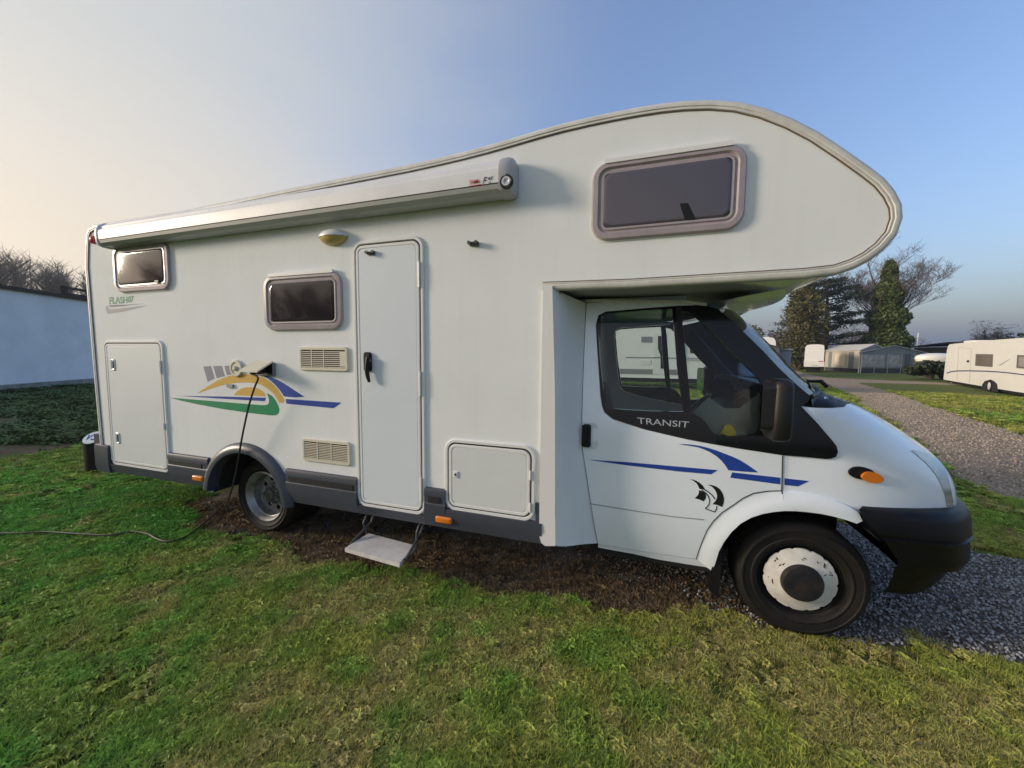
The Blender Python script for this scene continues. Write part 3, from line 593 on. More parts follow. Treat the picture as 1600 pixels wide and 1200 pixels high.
# ---------------------------------------------------------------- skirt, bumper, rear arch, lights
def skirt(x0, x1, zt, name='skirt', ins=None, nb=(0,0)):
    sec = [(.0,zt),(.022,zt-.004),(.028,zt-.02),(.028,zt-.055),(.024,zt-.06),(.024,zt-.105),(.030,zt-.112),(.030,ZS+.09),(.022,ZS+.05),(.010,ZS-.005),(-.03,ZS-.02),(-.05,ZS-.02)]
    V = [(x, YB-o, z) for x in (x0, x1) for o, z in sec]; k = len(sec)
    o = mesh_obj(name, V, [(i, i+1, k+i+1, k+i) for i in range(k-1)]+[tuple(range(k-1,-1,-1)), tuple(range(k, 2*k))], SKIRT, VAN, smooth=True, angle=25)
    if ins: MB().box((ins[0], YB-.0295, zt-.102), (ins[1], YB-.02, zt-.062)).obj('skirt_insert', SKDARK, o)
    return o
zt = onY(300, 711, YB)[2]
skirt(gr[2]-.004, XRW-.44, zt, ins=(gr[2]+.02, XRW-.52)); skirt(XRW+.47, dr[0]+.004, zt, ins=(XRW+.50, dr[0]-.03))
skirt(dr[2]-.004, hr[0]+.01, zt, ins=(dr[2]+.03, hr[0]-.03))
def lowskirt(x0, x1, ztop):
    sec = [(.0,ztop),(.026,ztop-.006),(.030,ZS+.09),(.022,ZS+.05),(.010,ZS-.005),(-.03,ZS-.02),(-.05,ZS-.02)]; sec = [(o, min(z, ztop)) for o, z in sec]
    V = [(x, YB-o, z) for x in (x0, x1) for o, z in sec]; k = len(sec)
    return mesh_obj('skirt', V, [(i, i+1, k+i+1, k+i) for i in range(k-1)]+[tuple(range(k-1,-1,-1)), tuple(range(k, 2*k))], SKIRT, VAN, smooth=True, angle=25)
lowskirt(dr[0]+.0045, dr[2]-.0045, dr[1]+.012); lowskirt(hr[0]+.0105, XP+.02, hr[1]+.012)
lowskirt(XR+.03, gr[2]-.0045, gr[1]+.012)
MB().box((hr[2]+.004, YB-.012, ZS), (XP+.01, YB-.001, onY(840,785,YB)[2])).obj('skirt_end', SKIRT, VAN)
# rear bumper corner
bc = [onY(*q, YB)[[0,2]] for q in ((153,676),(164,675),(166,689),(172,688),(174,705),(178,728),(186,739),(172,737),(158,730),(155,712),(154,690))]
zb_ = [p[1] for p in bc]
mb = MB(); prof2 = [(XR-.10,.0),(XR-.09,-.02),(XR-.04,-.032),(gr[0]+.0,-.034)]
V = []; zz = [(ZS-.02,.6),(ZS+.05,1),(ZS+.22,1),(ZS+.255,.9),(ZS+.26,.7)]
for z, s in zz:
    V += [(XR-.10*s, YF, z), (XR-.10*s, YB+.06, z), (XR-.085*s, YB+.0, z), (XR-.03, YB-.034*s, z), (gr[0]-.012, YB-.034*s, z), (gr[0]-.012, YB+.02, z)]
mb.add(V, [(i*6+j, i*6+j+1, i*6+j+7, i*6+j+6) for i in range(4) for j in range(5)]+[tuple(range(24,30))]).obj('rear_bumper', SKIRT, VAN, smooth=True, angle=30)
MB().box((XR-.07, YB-.012, ZS+.26), (XR+.05, YB+.25, ZS+.36)).obj('bumper_riser', SKIRT, VAN)
# rear wheel-arch flare
V = []; st = list(range(205, -31, -6)); secp = [(.455,0.0),(.50,-.002),(.515,.004),(.50,.030),(.46,.048),(.43,.044),(.425,.01),(.43,-.06)]
for a in st:
    ca, sa = math.cos(R_(a)), math.sin(R_(a))
    for r, o in secp: V.append((XRW+r*1.02*ca, YB-o, max(ZS-.02 if sa < 0 else 0, ZRW+.03+r*.97*sa)))
k = len(secp); MB().add(V, [(i*k+j, (i+1)*k+j, (i+1)*k+j+1, i*k+j+1) for i in range(len(st)-1) for j in range(k-1)]).obj('wheel_arch', SKIRT, VAN, smooth=True, angle=50)
# dark wheel housing and underbody
mb = MB(); V = []
for a in range(0, 181, 12): V += [(XRW+.45*math.cos(R_(a)), YB+.02, ZRW+.03+.44*math.sin(R_(a))), (XRW+.45*math.cos(R_(a)), YB+.55, ZRW+.03+.44*math.sin(R_(a)))]
mb.add(V, [(2*i, 2*i+1, 2*i+3, 2*i+2) for i in range(15)]); mb.obj('rear_wheel_housing', DARK, VAN, smooth=True)
MB().box((XR+.08, YB+.04, ZS-.005), (XRW-.47, YF-.04, ZS+.02)).box((XRW+.47, YB+.04, ZS-.005), (XP, YF-.04, ZS+.02)).box((XRW-.47, YB+.56, ZS-.004), (XRW+.47, YF-.56, ZS+.021)).box((XR+.6, YM-.5, ZS-.12), (1.0, YM-.38, ZS-.008)).box((XR+.6, YM+.38, ZS-.12), (1.0, YM+.5, ZS-.008)).box((-2.5, YM-.35, .22), (-1.2, YM+.5, ZS-.01)).obj('chassis', DARK, VAN)
MB().tube([(XRW, YB+.2, ZRW), (XRW, YF-.2, ZRW)], .06, 10).box((XRW-.14, YM-.14, ZRW-.14), (XRW+.14, YM+.14, ZRW+.14)).obj('rear_axle', DARK, VAN)
def marker(px, py, wpx, hpx):
    x0,z0,x1,z1 = rectpx((px-wpx/2,py-hpx/2-1),(px+wpx/2,py-hpx/2+1),(px+wpx/2,py+hpx/2+1),(px-wpx/2,py+hpx/2-1), YB-.03)
    return ring('side_marker', (x0,z0,x1,z1), .012, [(0,.018),(0,.034),(.005,.040),(.012,.043)], YB, AMBER, VAN, cap=True)
marker(309.5, 747.5, 16, 8); marker(693.5, 812.5, 25, 10)
c = onY(142.5, 374, YB-.02); MB().lathe_y((c[0], YB-.012, c[2]), [(.04,.012),(.038,-.006),(.02,-.016),(0,-.018)], 16).obj('top_marker', RED, VAN, smooth=True)
c = onY(329.5, 731, YB-.02); MB().lathe_y((c[0], YB-.030, c[2]), [(.02,.01),(.02,-.004),(.012,-.004),(.01,.004),(0,.004)], 14).obj('drain_socket', BLACK, VAN, smooth=True)
# ---------------------------------------------------------------- entrance step
q = [onG(*p, .235) for p in ((539,856),(624,880),(648,852),(576,833))]
top = [tuple(p) for p in q]; q = np.array(q); c = q.mean(0)
STEPM = mat('step_tread', (.66,.64,.63), .5, var=.2, vscale=14, bump=.3, bscale=140)
stp = MB().add(list(q)+list(q-[0,0,.03]), [(0,1,2,3),(7,6,5,4),(1,0,4,5),(2,1,5,6),(3,2,6,7),(0,3,7,4)]).obj('entrance_step', STEPM, VAN)
STM = mat('step_steel', (.09,.095,.10), .5, metal=.3)
for a, b in ((q[0], q[3]), (q[1], q[2])):
    m_ = a*.4+b*.6
    sx = -.014 if a is q[0] or np.allclose(a, q[0]) else .014
    MB().tube([(a[0]*.75+b[0]*.25+sx, a[1]*.75+b[1]*.25, .225), (b[0]+sx, b[1]+.05, .30), (b[0]+sx+.01, YB+.16, ZS)], .011, 6).tube([(b[0]+sx, b[1], .225), (b[0]+sx, YB+.02, .33), (b[0]+sx, YB+.10, ZS)], .008, 6).obj('step_arm', STM, stp)
# ---------------------------------------------------------------- wheels
def tyre_prof(R, ri, wd):
    return [(ri,.022),(ri+.008,.006),(ri+.02,.002),(ri+.030,-.004),(ri+.034,-.009),(ri+.040,-.009),(ri+.044,-.005),(ri+.060,-.008),(R-.052,-.010),(R-.049,-.014),(R-.043,-.014),(R-.040,-.006),(R-.035,-.002),(R-.014,.012),(R-.003,.026),(R,.040)]+[(R-(.008 if i%2 else 0),.045+i*.012+(j*.008)) for i in range(int((wd-.09)/.012)) for j in (0,)]+[(R,wd-.03),(R-.02,wd-.006),(ri+.05,wd),(ri,wd-.02)]
def disc_with_holes(r0, hr_, hc, nh, c, y, name, m, parent, rin=0., thick=.006):
    cir = lambda cx, cz, r, n: [(cx+r*math.cos(2*math.pi*i/n), cz+r*math.sin(2*math.pi*i/n)) for i in range(n)]
    holes = [cir(c[0]+hc*math.cos(2*math.pi*(i+.3)/nh), c[2]+hc*math.sin(2*math.pi*(i+.3)/nh), hr_, 14) for i in range(nh)]
    if rin: holes.append(cir(c[0], c[2], rin, 24))
    return sheet(name, cir(c[0], c[2], r0, 48), c[1]+y, m, parent, thick=thick, holes=holes, smooth=False)
XFW, YFW = .905, 2.575; ZFW = .343
def front_wheel(yf, sgn):
    t = thing('front_wheel', (XFW, yf, 0), '', ''); del t['label'], t['category']; t.parent = VAN; t.location = Vector((XFW, yf, 0))-WL[VAN]
    M = lambda pr: [(r, y*sgn) for r, y in pr]
    c = (XFW, yf, ZFW)
    MB().lathe_y(c, M(tyre_prof(.345, .212, .205)), 64).obj('tyre', RUB, t, smooth=True)
    MB().lathe_y(c, M([(.213,.024),(.205,.016),(.198,.03),(.192,.05),(.12,.06),(.0,.06)]), 48).obj('rim', RIMB, t, smooth=True)
    if sgn > 0:
        n = 90; V = []; prof = [(1.0,.020),(.985,.010),(.86,.002),(.66,-.012),(.60,-.016),(.575,-.012),(.57,.0)]
        for j in range(n):
            a = 2*math.pi*j/n; s = math.cos(a*14); ro = .186-.008*max(0, s)**7
            for k, (f, y) in enumerate(prof): r = ro*f if k < 2 else .178*f; V.append((XFW+r*math.cos(a), yf+y, ZFW+r*math.sin(a)))
        k = len(prof); MB().add(V, [(j*k+i, j*k+i+1, ((j+1)%n)*k+i+1, ((j+1)%n)*k+i) for j in range(n) for i in range(k-1)]).obj('wheel_trim', COVER, t, smooth=True)
        rn = random.Random(3)
        for _ in range(16):                                  # chipped paint on the wheel trim
            a, r, l, w_ = rn.uniform(.3, 3.4), rn.uniform(.125,.165), rn.uniform(.004,.014), rn.uniform(.002,.005); d = rn.uniform(0, 3.1); q = (XFW+r*math.cos(a), ZFW+r*math.sin(a)); yy = yf+np.interp(r/.178, [.66,.86,1.0], [-.012,.002,.012])-.0025
            MB().add([(q[0]+l*math.cos(d)*s1-w_*math.sin(d)*s2, yy, q[1]+l*math.sin(d)*s1+w_*math.cos(d)*s2) for s1, s2 in ((-1,0),(0,-1),(1,0),(0,1))], [(0,1,2,3)]).obj('paint_chip', INK, t)
        MB().lathe_y(c, [(.105,.0),(.105,-.03),(.098,-.044),(.07,-.048),(0,-.050)], 36).obj('hub_cap', mat('hubcap', (.012,.014,.020), .5, col2=(.035,.028,.026), vscale=14, spec=.3), t, smooth=True)
front_wheel(YFW, 1); front_wheel(far(YFW), -1)
YRW = 2.50
def rear_wheel(yf, sgn):
    t = thing('rear_wheel', (XRW, yf, 0), '', ''); del t['label'], t['category']; t.parent = VAN; t.location = Vector((XRW, yf, 0))-WL[VAN]
    c = (XRW, yf, ZRW); M = lambda pr: [(r, y*sgn) for r, y in pr]
    MB().lathe_y(c, M(tyre_prof(.338, .228, .19)), 64).obj('tyre', RUB, t, smooth=True)
    MB().lathe_y((XRW, yf+.22*sgn, ZRW), M(tyre_prof(.338, .212, .19)), 40).obj('inner_tyre', RUB, t, smooth=True)
    MB().lathe_y(c, M([(.230,.024),(.230,.006),(.222,.001),(.216,.012),(.206,.020),(.200,.048),(.190,.056),(.186,.10),(.176,.125),(.160,.135)]), 48).obj('rim', STEEL, t, smooth=True)
    if sgn > 0:
        disc_with_holes(.178, .023, .136, 8, (XRW, yf, ZRW), .118, 'wheel_disc', STEEL, t, rin=.08)
        MB().lathe_y(c, [(.104,.118),(.098,.10),(.088,.092),(.07,.092),(.066,.07),(.045,.045),(.0,.042)], 36).obj('hub', mat('hub_steel', (.17,.18,.19), .5, metal=.4, col2=(.07,.06,.055), vscale=12), t, smooth=True)
        for i in range(6):
            a = 2*math.pi*(i+.5)/6; x, z = XRW+.079*math.cos(a), ZRW+.079*math.sin(a)
            MB().tube([(x, yf+.095, z), (x, yf+.072, z)], .011, 6).obj('wheel_nut', STEEL, t)
        MB().lathe_y(c, [(.165,.145),(0,.146)], 24).obj('drum', DARK, t)
rear_wheel(YRW, 1); rear_wheel(far(YRW), -1)
# ================================================================== CAB
# front end: lofted bonnet, wings and nose (superellipse sections), ray-cast target for the flush details
ST = np.array([.70,.80,.90,1.0,1.1,1.2,1.3,1.4,1.48,1.55,1.60,1.65,1.69,1.72,1.745,1.76,1.768])
def Tc(x): return float(np.interp(x, [.70,.85,1.0,1.15,1.3,1.45,1.55,1.65,1.72,1.75,1.768], [1.47,1.455,1.43,1.395,1.34,1.265,1.20,1.12,1.03,.96,.87]))
def Wc(x):
    w0 = YM-yside(min(x,1.55), .9)
    if x > 1.40: w0 = min(w0, (YM-yside(1.40,.9))*max(0, 1-((x-1.40)/(1.772-1.40))**2.6)**(1/2.6)+.0)
    return w0
def nexp(x): return float(np.interp(x, [.7,1.0,1.15,1.3,1.5,1.75], [8.0,7.5,5.6,4.0,3.0,2.6]))
AX, AZ, AR = XFW+.0, .35, .435
def zbot(x):
    a = AZ+math.sqrt(max(0, AR**2-(x-AX)**2)) if abs(x-AX) < AR else 0
    return max(a, .80)
V = []; NS = 26
for x in ST:
    zb, T, W, n = .80, Tc(x), Wc(x), nexp(x); z0 = zbot(x)
    row = [(YM-W*1.0+ (yside(x, z0)-yside(x,.9) if z0 < .8 else 0), z0)]
    for i in range(NS+1):
        th = (math.pi/2)*i/NS; cy, sz = abs(math.cos(th))**(2/n), abs(math.sin(th))**(2/n); row.append((YM-W*cy, max(z0+.002*i/NS, zb+(T-zb)*sz)))
    row = [(max(y, min(YM, yside(x, z)+.006)), z) for y, z in row]
    row += [(far(y), z) for y, z in row[::-1][1:]]
    V += [(x, y, z) for y, z in row]
K = len(V)//len(ST)
FF = [(i*K+j, i*K+j+1, (i+1)*K+j+1, (i+1)*K+j) for i in range(len(ST)-1) for j in range(K-1)]+[tuple((len(ST)-1)*K+j for j in range(K))]
FF = [tuple(reversed(f)) for f in FF]
bonnet = mesh_obj('bonnet', V, FF, CABW, VAN, smooth=True, angle=60)
BV = BVHTree.FromPolygons([Vector(v) for v in V], FF)
# bumper envelope
def bplan(s, ins=0.):      # s 0..1 from near side to the middle: superellipse plan
    th = s*math.pi/2; n = 3.2; W = YM-2.505-ins; L = .605-ins
    return (1.20+L*abs(math.sin(th))**(2/n), YM-W*abs(math.cos(th))**(2/n))
zx = lambda px, py: onY(px, py, 2.53)[0]
zrow = [(.838,.16,1.16),(.836,.02,1.14),(.825,-.002,zx(1336,815)),(.79,-.014,zx(1342,822)),(.705,-.014,zx(1366,846)),(.697,-.004,zx(1368,848)),(.690,-.004,zx(1370,850)),(.684,-.013,zx(1372,853)),(.66,-.002,zx(1379,862)),(.58,.0,zx(1396,885)),(.53,.02,zx(1401,900)),(.52,.055,zx(1402,903)),(.44,.085,zx(1404,920)),(.36,.125,zx(1404,935)),(.315,.16,zx(1404,942)),(.30,.20,zx(1404,942))]
V = []; NB = 30
for z, ins, xs in zrow:
    pts = [bplan(i/NB, ins) for i in range(NB+1)]
    pts = [(xs+(x-1.20)*(1.20+.605-ins-xs)/(.605-ins), y) for x, y in pts]
    row = pts+[(x, far(y)) for x, y in pts[::-1][1:]]
    V += [(x, y, z) for x, y in row]
K = 2*NB+1
FB = [((i+1)*K+j, (i+1)*K+j+1, i*K+j+1, i*K+j) for i in range(len(zrow)-1) for j in range(K-1)]
BUMP = mat('bumper_black', (.006,.006,.008), .36, var=.3, vscale=14, bump=.15, bscale=220, spec=.22)
bumper = mesh_obj('front_bumper', V, FB, BUMP, VAN, smooth=True, angle=40)
def cast(px, py, bv=BV):
    d = Vector(ray(px, py)).normalized(); hit = bv.ray_cast(Vector(EYE), d)
    return hit
def stick(name, pts, m, off=.003, step=9, parent=VAN, bv=BV, thick=.006):
    v, F_ = cdt(pts if sum(a[0]*b[1]-b[0]*a[1] for a, b in zip(pts, pts[1:]+pts[:1])) > 0 else pts[::-1], (), step)
    A = []; B = []
    for x, y in v:
        h = cast(x, y, bv)
        if h[0] is None:
            h = min((cast(x+dx, y+dy, bv) for dx in (-14,-7,-3,0) for dy in (0,3,7)), key=lambda q: 0 if q[0] is not None else 1)
        if h[0] is None: p = Vector(cs(x, y)); nn = Vector((0,-1,0))
        else: p, nn = h[0], h[1]
        if nn.dot(Vector(ray(x, y))) > 0: nn = -nn
        A.append(p+nn*off); B.append(p-nn*(thick-off))
    V, FF = slab(A, [tuple(reversed(t)) for t in F_], B)
    return mesh_obj(name, V, FF, m, parent, smooth=True, angle=50)
hl = stick('headlight', smooth_poly([(1420,702.5),(1440,706),(1458,713),(1472,725),(1481,745),(1487,775),(1491,800),(1486,813),(1481,800),(1476,775),(1466,748),(1450,727),(1434,713)],1), LAMPG, off=.004)
vv = [hl.matrix_basis @ v.co + WL[VAN] for v in hl.data.vertices]
mesh_obj('headlight', [(v.x, far(v.y), v.z) for v in vv], [tuple(reversed(p.vertices)) for p in hl.data.polygons], LAMPG, VAN, smooth=True, angle=50)
GRV = []                                                     # black grille band across the nose
for i in range(15):
    y = YM-.52+1.04*i/14
    for z in (.875, .91, .945): h = BV.ray_cast(Vector((3, y, z)), Vector((-1,0,0)))[0]; GRV.append((h.x+.006, y, z))
MB().add(GRV, [(i*3+k, i*3+k+3, i*3+k+4, i*3+k+1) for i in range(14) for k in range(2)]).obj('grille', BLACK, VAN, smooth=True)
ind = stick('side_repeater_base', smooth_poly([(1323,737),(1330,729.5),(1343,728),(1358,732),(1368,740),(1362,748),(1345,749),(1330,745)],2), BLACK, off=.012, step=5, thick=.016)
stick('repeater_lens', smooth_poly([(1341,743),(1347,736.5),(1358,735),(1369,739),(1376,746),(1372,752),(1358,753),(1346,749)],2), AMBER, off=.026, step=5, thick=.03, parent=ind)
# --- door, wing behind the wheel, sill
door_px = [(916.4,474),(960,471.5),(1059,469),(1085,471),(1084,477),(1059,477.5),(1000,482),(946,486.8),(935,492.7),(930.8,508),(934,560),(938,618),(940.5,634),(944,644.5),(957.5,655),(980,662.5),(1008.5,671.5),(1040,679),(1075,687),(1113,694),(1153.4,701),(1190,706.5),(1222,711.5),(1221.5,740),(1220.5,766),(1200,766.5),(1177,770),(1160,778),(1145.6,788.5),(1128,800),(1114,814),(1105,827),(1098.6,841),(1092,858),(1087,873.5),(1010,862.5),(934.5,850),(932,838),(920,763),(911,705),(909.7,649),(912.5,560)]
DP = cpoly(door_px)
cabdoor = sheet('cab_door', DP, yside, CABW, VAN, thick=.035, step=.09)
fardoor = sheet('cab_door', DP, yside, CABW, VAN, thick=.035, step=.15, mirror=YM)
wing_px = [(1222.5,767.5),(1200,768),(1178,771.5),(1161,779.5),(1146.6,790),(1129,801.5),(1115,815.5),(1106,828.5),(1099.8,842),(1093.5,858),(1088.5,874),(1111,889.5),(1116,880),(1122,860),(1130,845),(1142,829),(1156,816),(1172,807),(1190,801),(1207,798),(1224,796.5)]
def ywing(x, z):
    r = math.hypot(x-AX, z-AZ); t = max(0, 1-abs(r-.455)/.10); return yside(x, z)-.020*t*t*(3-2*t)
wing = sheet('front_wing', cpoly(wing_px), ywing, CABW, VAN, thick=.04, step=.03)
sheet('front_wing', cpoly(wing_px), ywing, CABW, VAN, thick=.04, step=.05, mirror=YM)
sheet('wing_lip', cpoly([(1223.2,768),(1223.2,796.5),(1240,796.8),(1260,798.5),(1280,801),(1300,805),(1320,810.5),(1336,816),(1345,812),(1340,800),(1322,789),(1300,781),(1260,771)]), lambda x, z: min(ywing(x, z), yside(x,.9)-.002), CABW, VAN, thick=.03, step=.03)
low_px = [(1222.8,712),(1222.8,796),(1260,797),(1300,803),(1338,815),(1338,800),(1300,760),(1260,716)]
seam = MB()
# crease lines on the door and shut lines
GAP = mat('shut_line', (.02,.02,.025), .8)
def line(name, pts, wpx, parent, m=GAP, off=.0015):
    a = []; b = []
    for i, p in enumerate(pts):
        t = nrm(np.array(pts[min(i+1,len(pts)-1)], float)-np.array(pts[max(0,i-1)], float)); nn = np.array([-t[1], t[0]])*wpx/2
        a.append(np.array(p)+nn); b.append(np.array(p)-nn)
    P = [tuple(cs(*q)-np.array([0, off, 0])) for q in a+b]; n = len(pts)
    return mesh_obj(name, P, [(i, i+1, n+i+1, n+i) for i in range(n-1)], m, parent)
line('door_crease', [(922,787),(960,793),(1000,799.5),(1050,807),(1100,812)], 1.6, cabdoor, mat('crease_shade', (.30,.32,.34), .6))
line('front_shut_line', [(1222.5,712),(1221.8,740),(1221.3,766),(1222.6,780),(1223,797)], 1.8, cabdoor, off=.004)
line('rear_shut_line', [(916,474),(912.5,560),(909.7,650),(911,705),(920,763),(932,838),(934.5,850)], 1.8, cabdoor, off=-.004)
line('arch_shut_line', [(1221,766.7),(1200,767.2),(1177.5,770.7),(1160.5,778.7),(1146,789.2),(1128.5,800.7),(1114.5,814.7),(1105.5,827.7),(1099.2,841.5),(1092.7,858),(1087.7,873.7)], 1.3, cabdoor, off=.003)
sill = sheet('sill', cpoly([(934.5,850.8),(1010,863.3),(1087.5,874.3),(1111.5,890.2),(1109,894),(1060,882),(990,866),(934.5,856)]), lambda x, z: yside(x, z)+.004, CABW, VAN, thick=.05, step=.1)
MB().box((-.30, YC+.06, .30), (.45, far(YC+.06), .40)).obj('cab_floor', DARK, VAN)
mb = MB(); V = []
for a in range(40, 191, 10): V += [(AX+(AR+.02)*math.cos(R_(a)), YC+.045, AZ+(AR+.015)*math.sin(R_(a))), (AX+(AR+.02)*math.cos(R_(a)), YC+.52, AZ+(AR+.015)*math.sin(R_(a)))]
mb.add(V, [(2*i, 2*i+1, 2*i+3, 2*i+2) for i in range(15)]); V = [(x, far(y), z) for x, y, z in V]; mb.add(V, [(2*i, 2*i+1, 2*i+3, 2*i+2) for i in range(15)])
mb.box((.40, YC+.53, .25), (1.25, far(YC+.53), .78)); mb.obj('front_wheel_housing', DARK, VAN)
mf = [cs(*q) for q in ((1124,851),(1119,866),(1108,893),(1106,912),(1120,925),(1123,905),(1126,880),(1130,856))]
sheet('mud_flap', ccw([(p[0], p[2]) for p in mf]), YC+.03, BLACK, VAN, thick=.22)
# door handle
hx = [cs(*p) for p in ((909.5,662),(924,663),(925,699),(911,698))]
dh = sheet('handle_recess', cpoly([(911,660),(930,661),(934,666),(934.5,696),(931,702),(913,701)]), yside, mat('recess_white', (.62,.66,.70), .4), cabdoor, thick=.004, off=.0012)
x0, x1 = hx[0][0]+.004, hx[1][0]; z0, z1 = hx[2][2], hx[0][2]
ring('handle', (x0, z0, x1, z1), .016, [(0,0),(.0,.022),(.010,.032),(.018,.033)], yside(x0, z1), BLACK, cabdoor, cap=True)
# --- black window surround, A pillar and quarter triangle
gl_main = [(936,494),(947,490),(1000,485.5),(1050,482.5),(1053,510),(1057.6,571),(1063,610),(1069,643.5),(1020,642.5),(980,640.5),(947,637.5),(944,620),(937.6,563),(934.5,508)]
gl_front = [(1063,484.5),(1076,487),(1100,507),(1128,535),(1158,566),(1180,586),(1187,594),(1190,604),(1191,617),(1190,645),(1187,664),(1184,674),(1178,680),(1150,681.5),(1122,681),(1113,675),(1104,662),(1095,653),(1081,645),(1076,600),(1070,540)]
sur_px = [(1059,478),(1086,477),(1104,477.5),(1122,483),(1142,500),(1161,518),(1190,546),(1216,574),(1241,598),(1266,619),(1262,628),(1252,635),(1276,660),(1300,688),(1307,697),(1309,706),(1306,713.5),(1298,716.5),(1291,717),(1260,714),(1222,711),(1190,706),(1153.4,700.5),(1113,693.5),(1075,686.5),(1040,678.5),(1008.5,671),(980,662),(957.5,654.5),(945,644),(941,634),(938.5,618),(934.5,560),(931.3,508),(935.5,493.2),(946,487.3),(1000,482.5)]
sur = sheet('window_surround', cpoly(sur_px), yside, BLACKG, VAN, thick=.03, off=.003, holes=[cpoly(gl_main), cpoly(gl_front)], step=.07)
sheet('window_surround', cpoly(sur_px), yside, BLACKG, VAN, thick=.03, off=.003, holes=[cpoly(gl_main), cpoly(gl_front)], step=.12, mirror=YM)
for nm, g in (('door_glass', gl_main), ('quarter_glass', gl_front)):
    for mi in (None, YM): 
        sheet(nm, cpoly(g), lambda x, z: yside(x, z)+.008, GLASS, VAN, thick=.0, step=.12, mirror=mi) if False else None
        v, F_ = cdt(cpoly(g), (), .12); P3 = [(x, yside(x, z)+.008, z) for x, z in v]
        if mi: P3 = [(x, far(y), z) for x, y, z in P3]; F_ = [tuple(reversed(t)) for t in F_]
        mesh_obj(nm, P3, F_, GLASS, VAN, smooth=True)
text_mesh('TRANSIT', 'name_badge', [(996.5,662),(1075.5,668.2),(1077,658.8),(995.5,652.2)], lambda px, py: onF(px, py, lambda x, z: yside(x, z)-.005, YC), CHROME, VAN, bold=.0)
for seg in ([(1060,478),(1066,560),(1072,643)],): line('glass_divider', seg, 9, sur, BLACK, off=.006)
# --- decals on the cab
def cdecal(name, pts, m): return sheet(name, cpoly(pts), yside, m, VAN, thick=.0008, off=.0014, step=.06)
S4 = lambda pts: scl(pts, .15, 1060, 660)
cdecal('blue_wing_decal', S4([(0,228),(80,226),(150,233),(225,244),(300,262),(390,290),(480,325),(560,355),(640,392),(740,455),(830,520),(680,512),(520,498),(490,450),(450,400),(395,350),(330,310),(265,280),(200,258),(100,240)]), BLUE)
cdecal('blue_bar_decal', S4([(560,520),(1060,575),(1060,645),(540,575)]), BLUE)
stick('blue_bar_decal', S4([(1105,582),(1360,610),(1240,665),(1105,650)]), BLUE, off=.002, thick=.004)
cdecal('blue_stripe_decal', [(918,718),(980,722),(1060,729),(1121.5,734.5),(1111,741),(1060,736.5),(980,727)], BLUE)
cdecal('sail_decal', S4([(120,590),(160,597),(190,610),(225,632),(250,655),(275,692),(218,690),(205,660),(190,635),(160,610)]), INK)
cdecal('sail_decal', S4([(215,705),(255,722),(285,745),(287,770),(285,790),(262,822),(215,802),(170,790),(205,755),(213,730)]), INK)
cdecal('sail_decal', S4([(305,648),(350,652),(390,665),(425,690),(450,720),(468,760),(475,800),(470,840),(455,880),(405,860),(355,850),(385,820),(400,790),(403,760),(395,730),(378,700),(350,670)]), INK)
for pts in ([(222,688),(260,694),(310,722),(350,757),(380,797)], [(240,705),(285,735),(312,770),(325,810),(318,855),(280,897)], [(280,897),(330,915),(378,932)], [(378,932),(396,900),(400,870)]): line('hull_decal', S4(pts), 1.5, VAN, INK, off=.002)
# --- windscreen, pillars, roof
pil = [cs(*p)+np.array([0,.0,0]) for p in ((1104,477.5),(1122,483),(1142,500),(1161,518),(1190,546),(1216,574),(1241,598),(1266,619))]
V = []; NW = 18
for i, p in enumerate(pil):
    for j in range(NW+1):
        t = j/NW; s = 1-(2*t-1)**2; ed = 1-abs(2*t-1)**5
        V.append((p[0]+.17*s+.05*ed, p[1]*(1-t)+far(p[1])*t, p[2]+.03*s))
FW = [(i*(NW+1)+j, (i+1)*(NW+1)+j, (i+1)*(NW+1)+j+1, i*(NW+1)+j+1) for i in range(len(pil)-1) for j in range(NW)]
wsn = mesh_obj('windscreen', V, FW, WSG, VAN, smooth=True, angle=70)
# black seal at the screen base, and cowl
base = V[-(NW+1):]
mb = MB(); mb.tube([(x+.005, y, z-.004) for x, y, z in base], .014, 6); mb.obj('screen_seal', BLACK, wsn, smooth=True)
CV = []
for j, (x, y, z) in enumerate(base):
    t = j/NW; s = 1-(2*t-1)**2
    for k in range(5):
        u = k/4; xx = x+.005+u*(.01+.07*s); hz = BV.ray_cast(Vector((xx, y, 3)), Vector((0,0,-1)))[0]; hz = hz.z+.005 if hz is not None else z-.05
        CV.append((xx, y, max(hz, (z-.015)*(1-u)+hz*u) if u < 1 else hz))
MB().add(CV, [(j*5+k, j*5+k+1, (j+1)*5+k+1, (j+1)*5+k) for j in range(NW) for k in range(4)]).obj('scuttle', BLACK, VAN, smooth=True)
stick('cowl_strip', [(1253,635),(1259,626),(1268,617.5),(1282,616),(1300,619),(1320,624.5),(1328,630),(1319,635.5),(1300,637.5),(1275,637.2)], BLACK, off=.004, step=6)
b0 = np.array(base[3]); b1 = np.array(base[9])
MB().tube([b0+[.06,0,.015], b0+[.03,.02,.05], b0*.6+b1*.4+[-.02,0,.03], b0*.2+b1*.8+[-.05,0,.07]], [.012,.012,.009,.006], 6).obj('wiper', BLACK, VAN)
MB().tube([np.array(base[12])+[.06,0,.015], np.array(base[12])+[.03,.02,.05], np.array(base[8])+[-.02,0,.05]], [.012,.012,.006], 6).obj('wiper', BLACK, VAN)
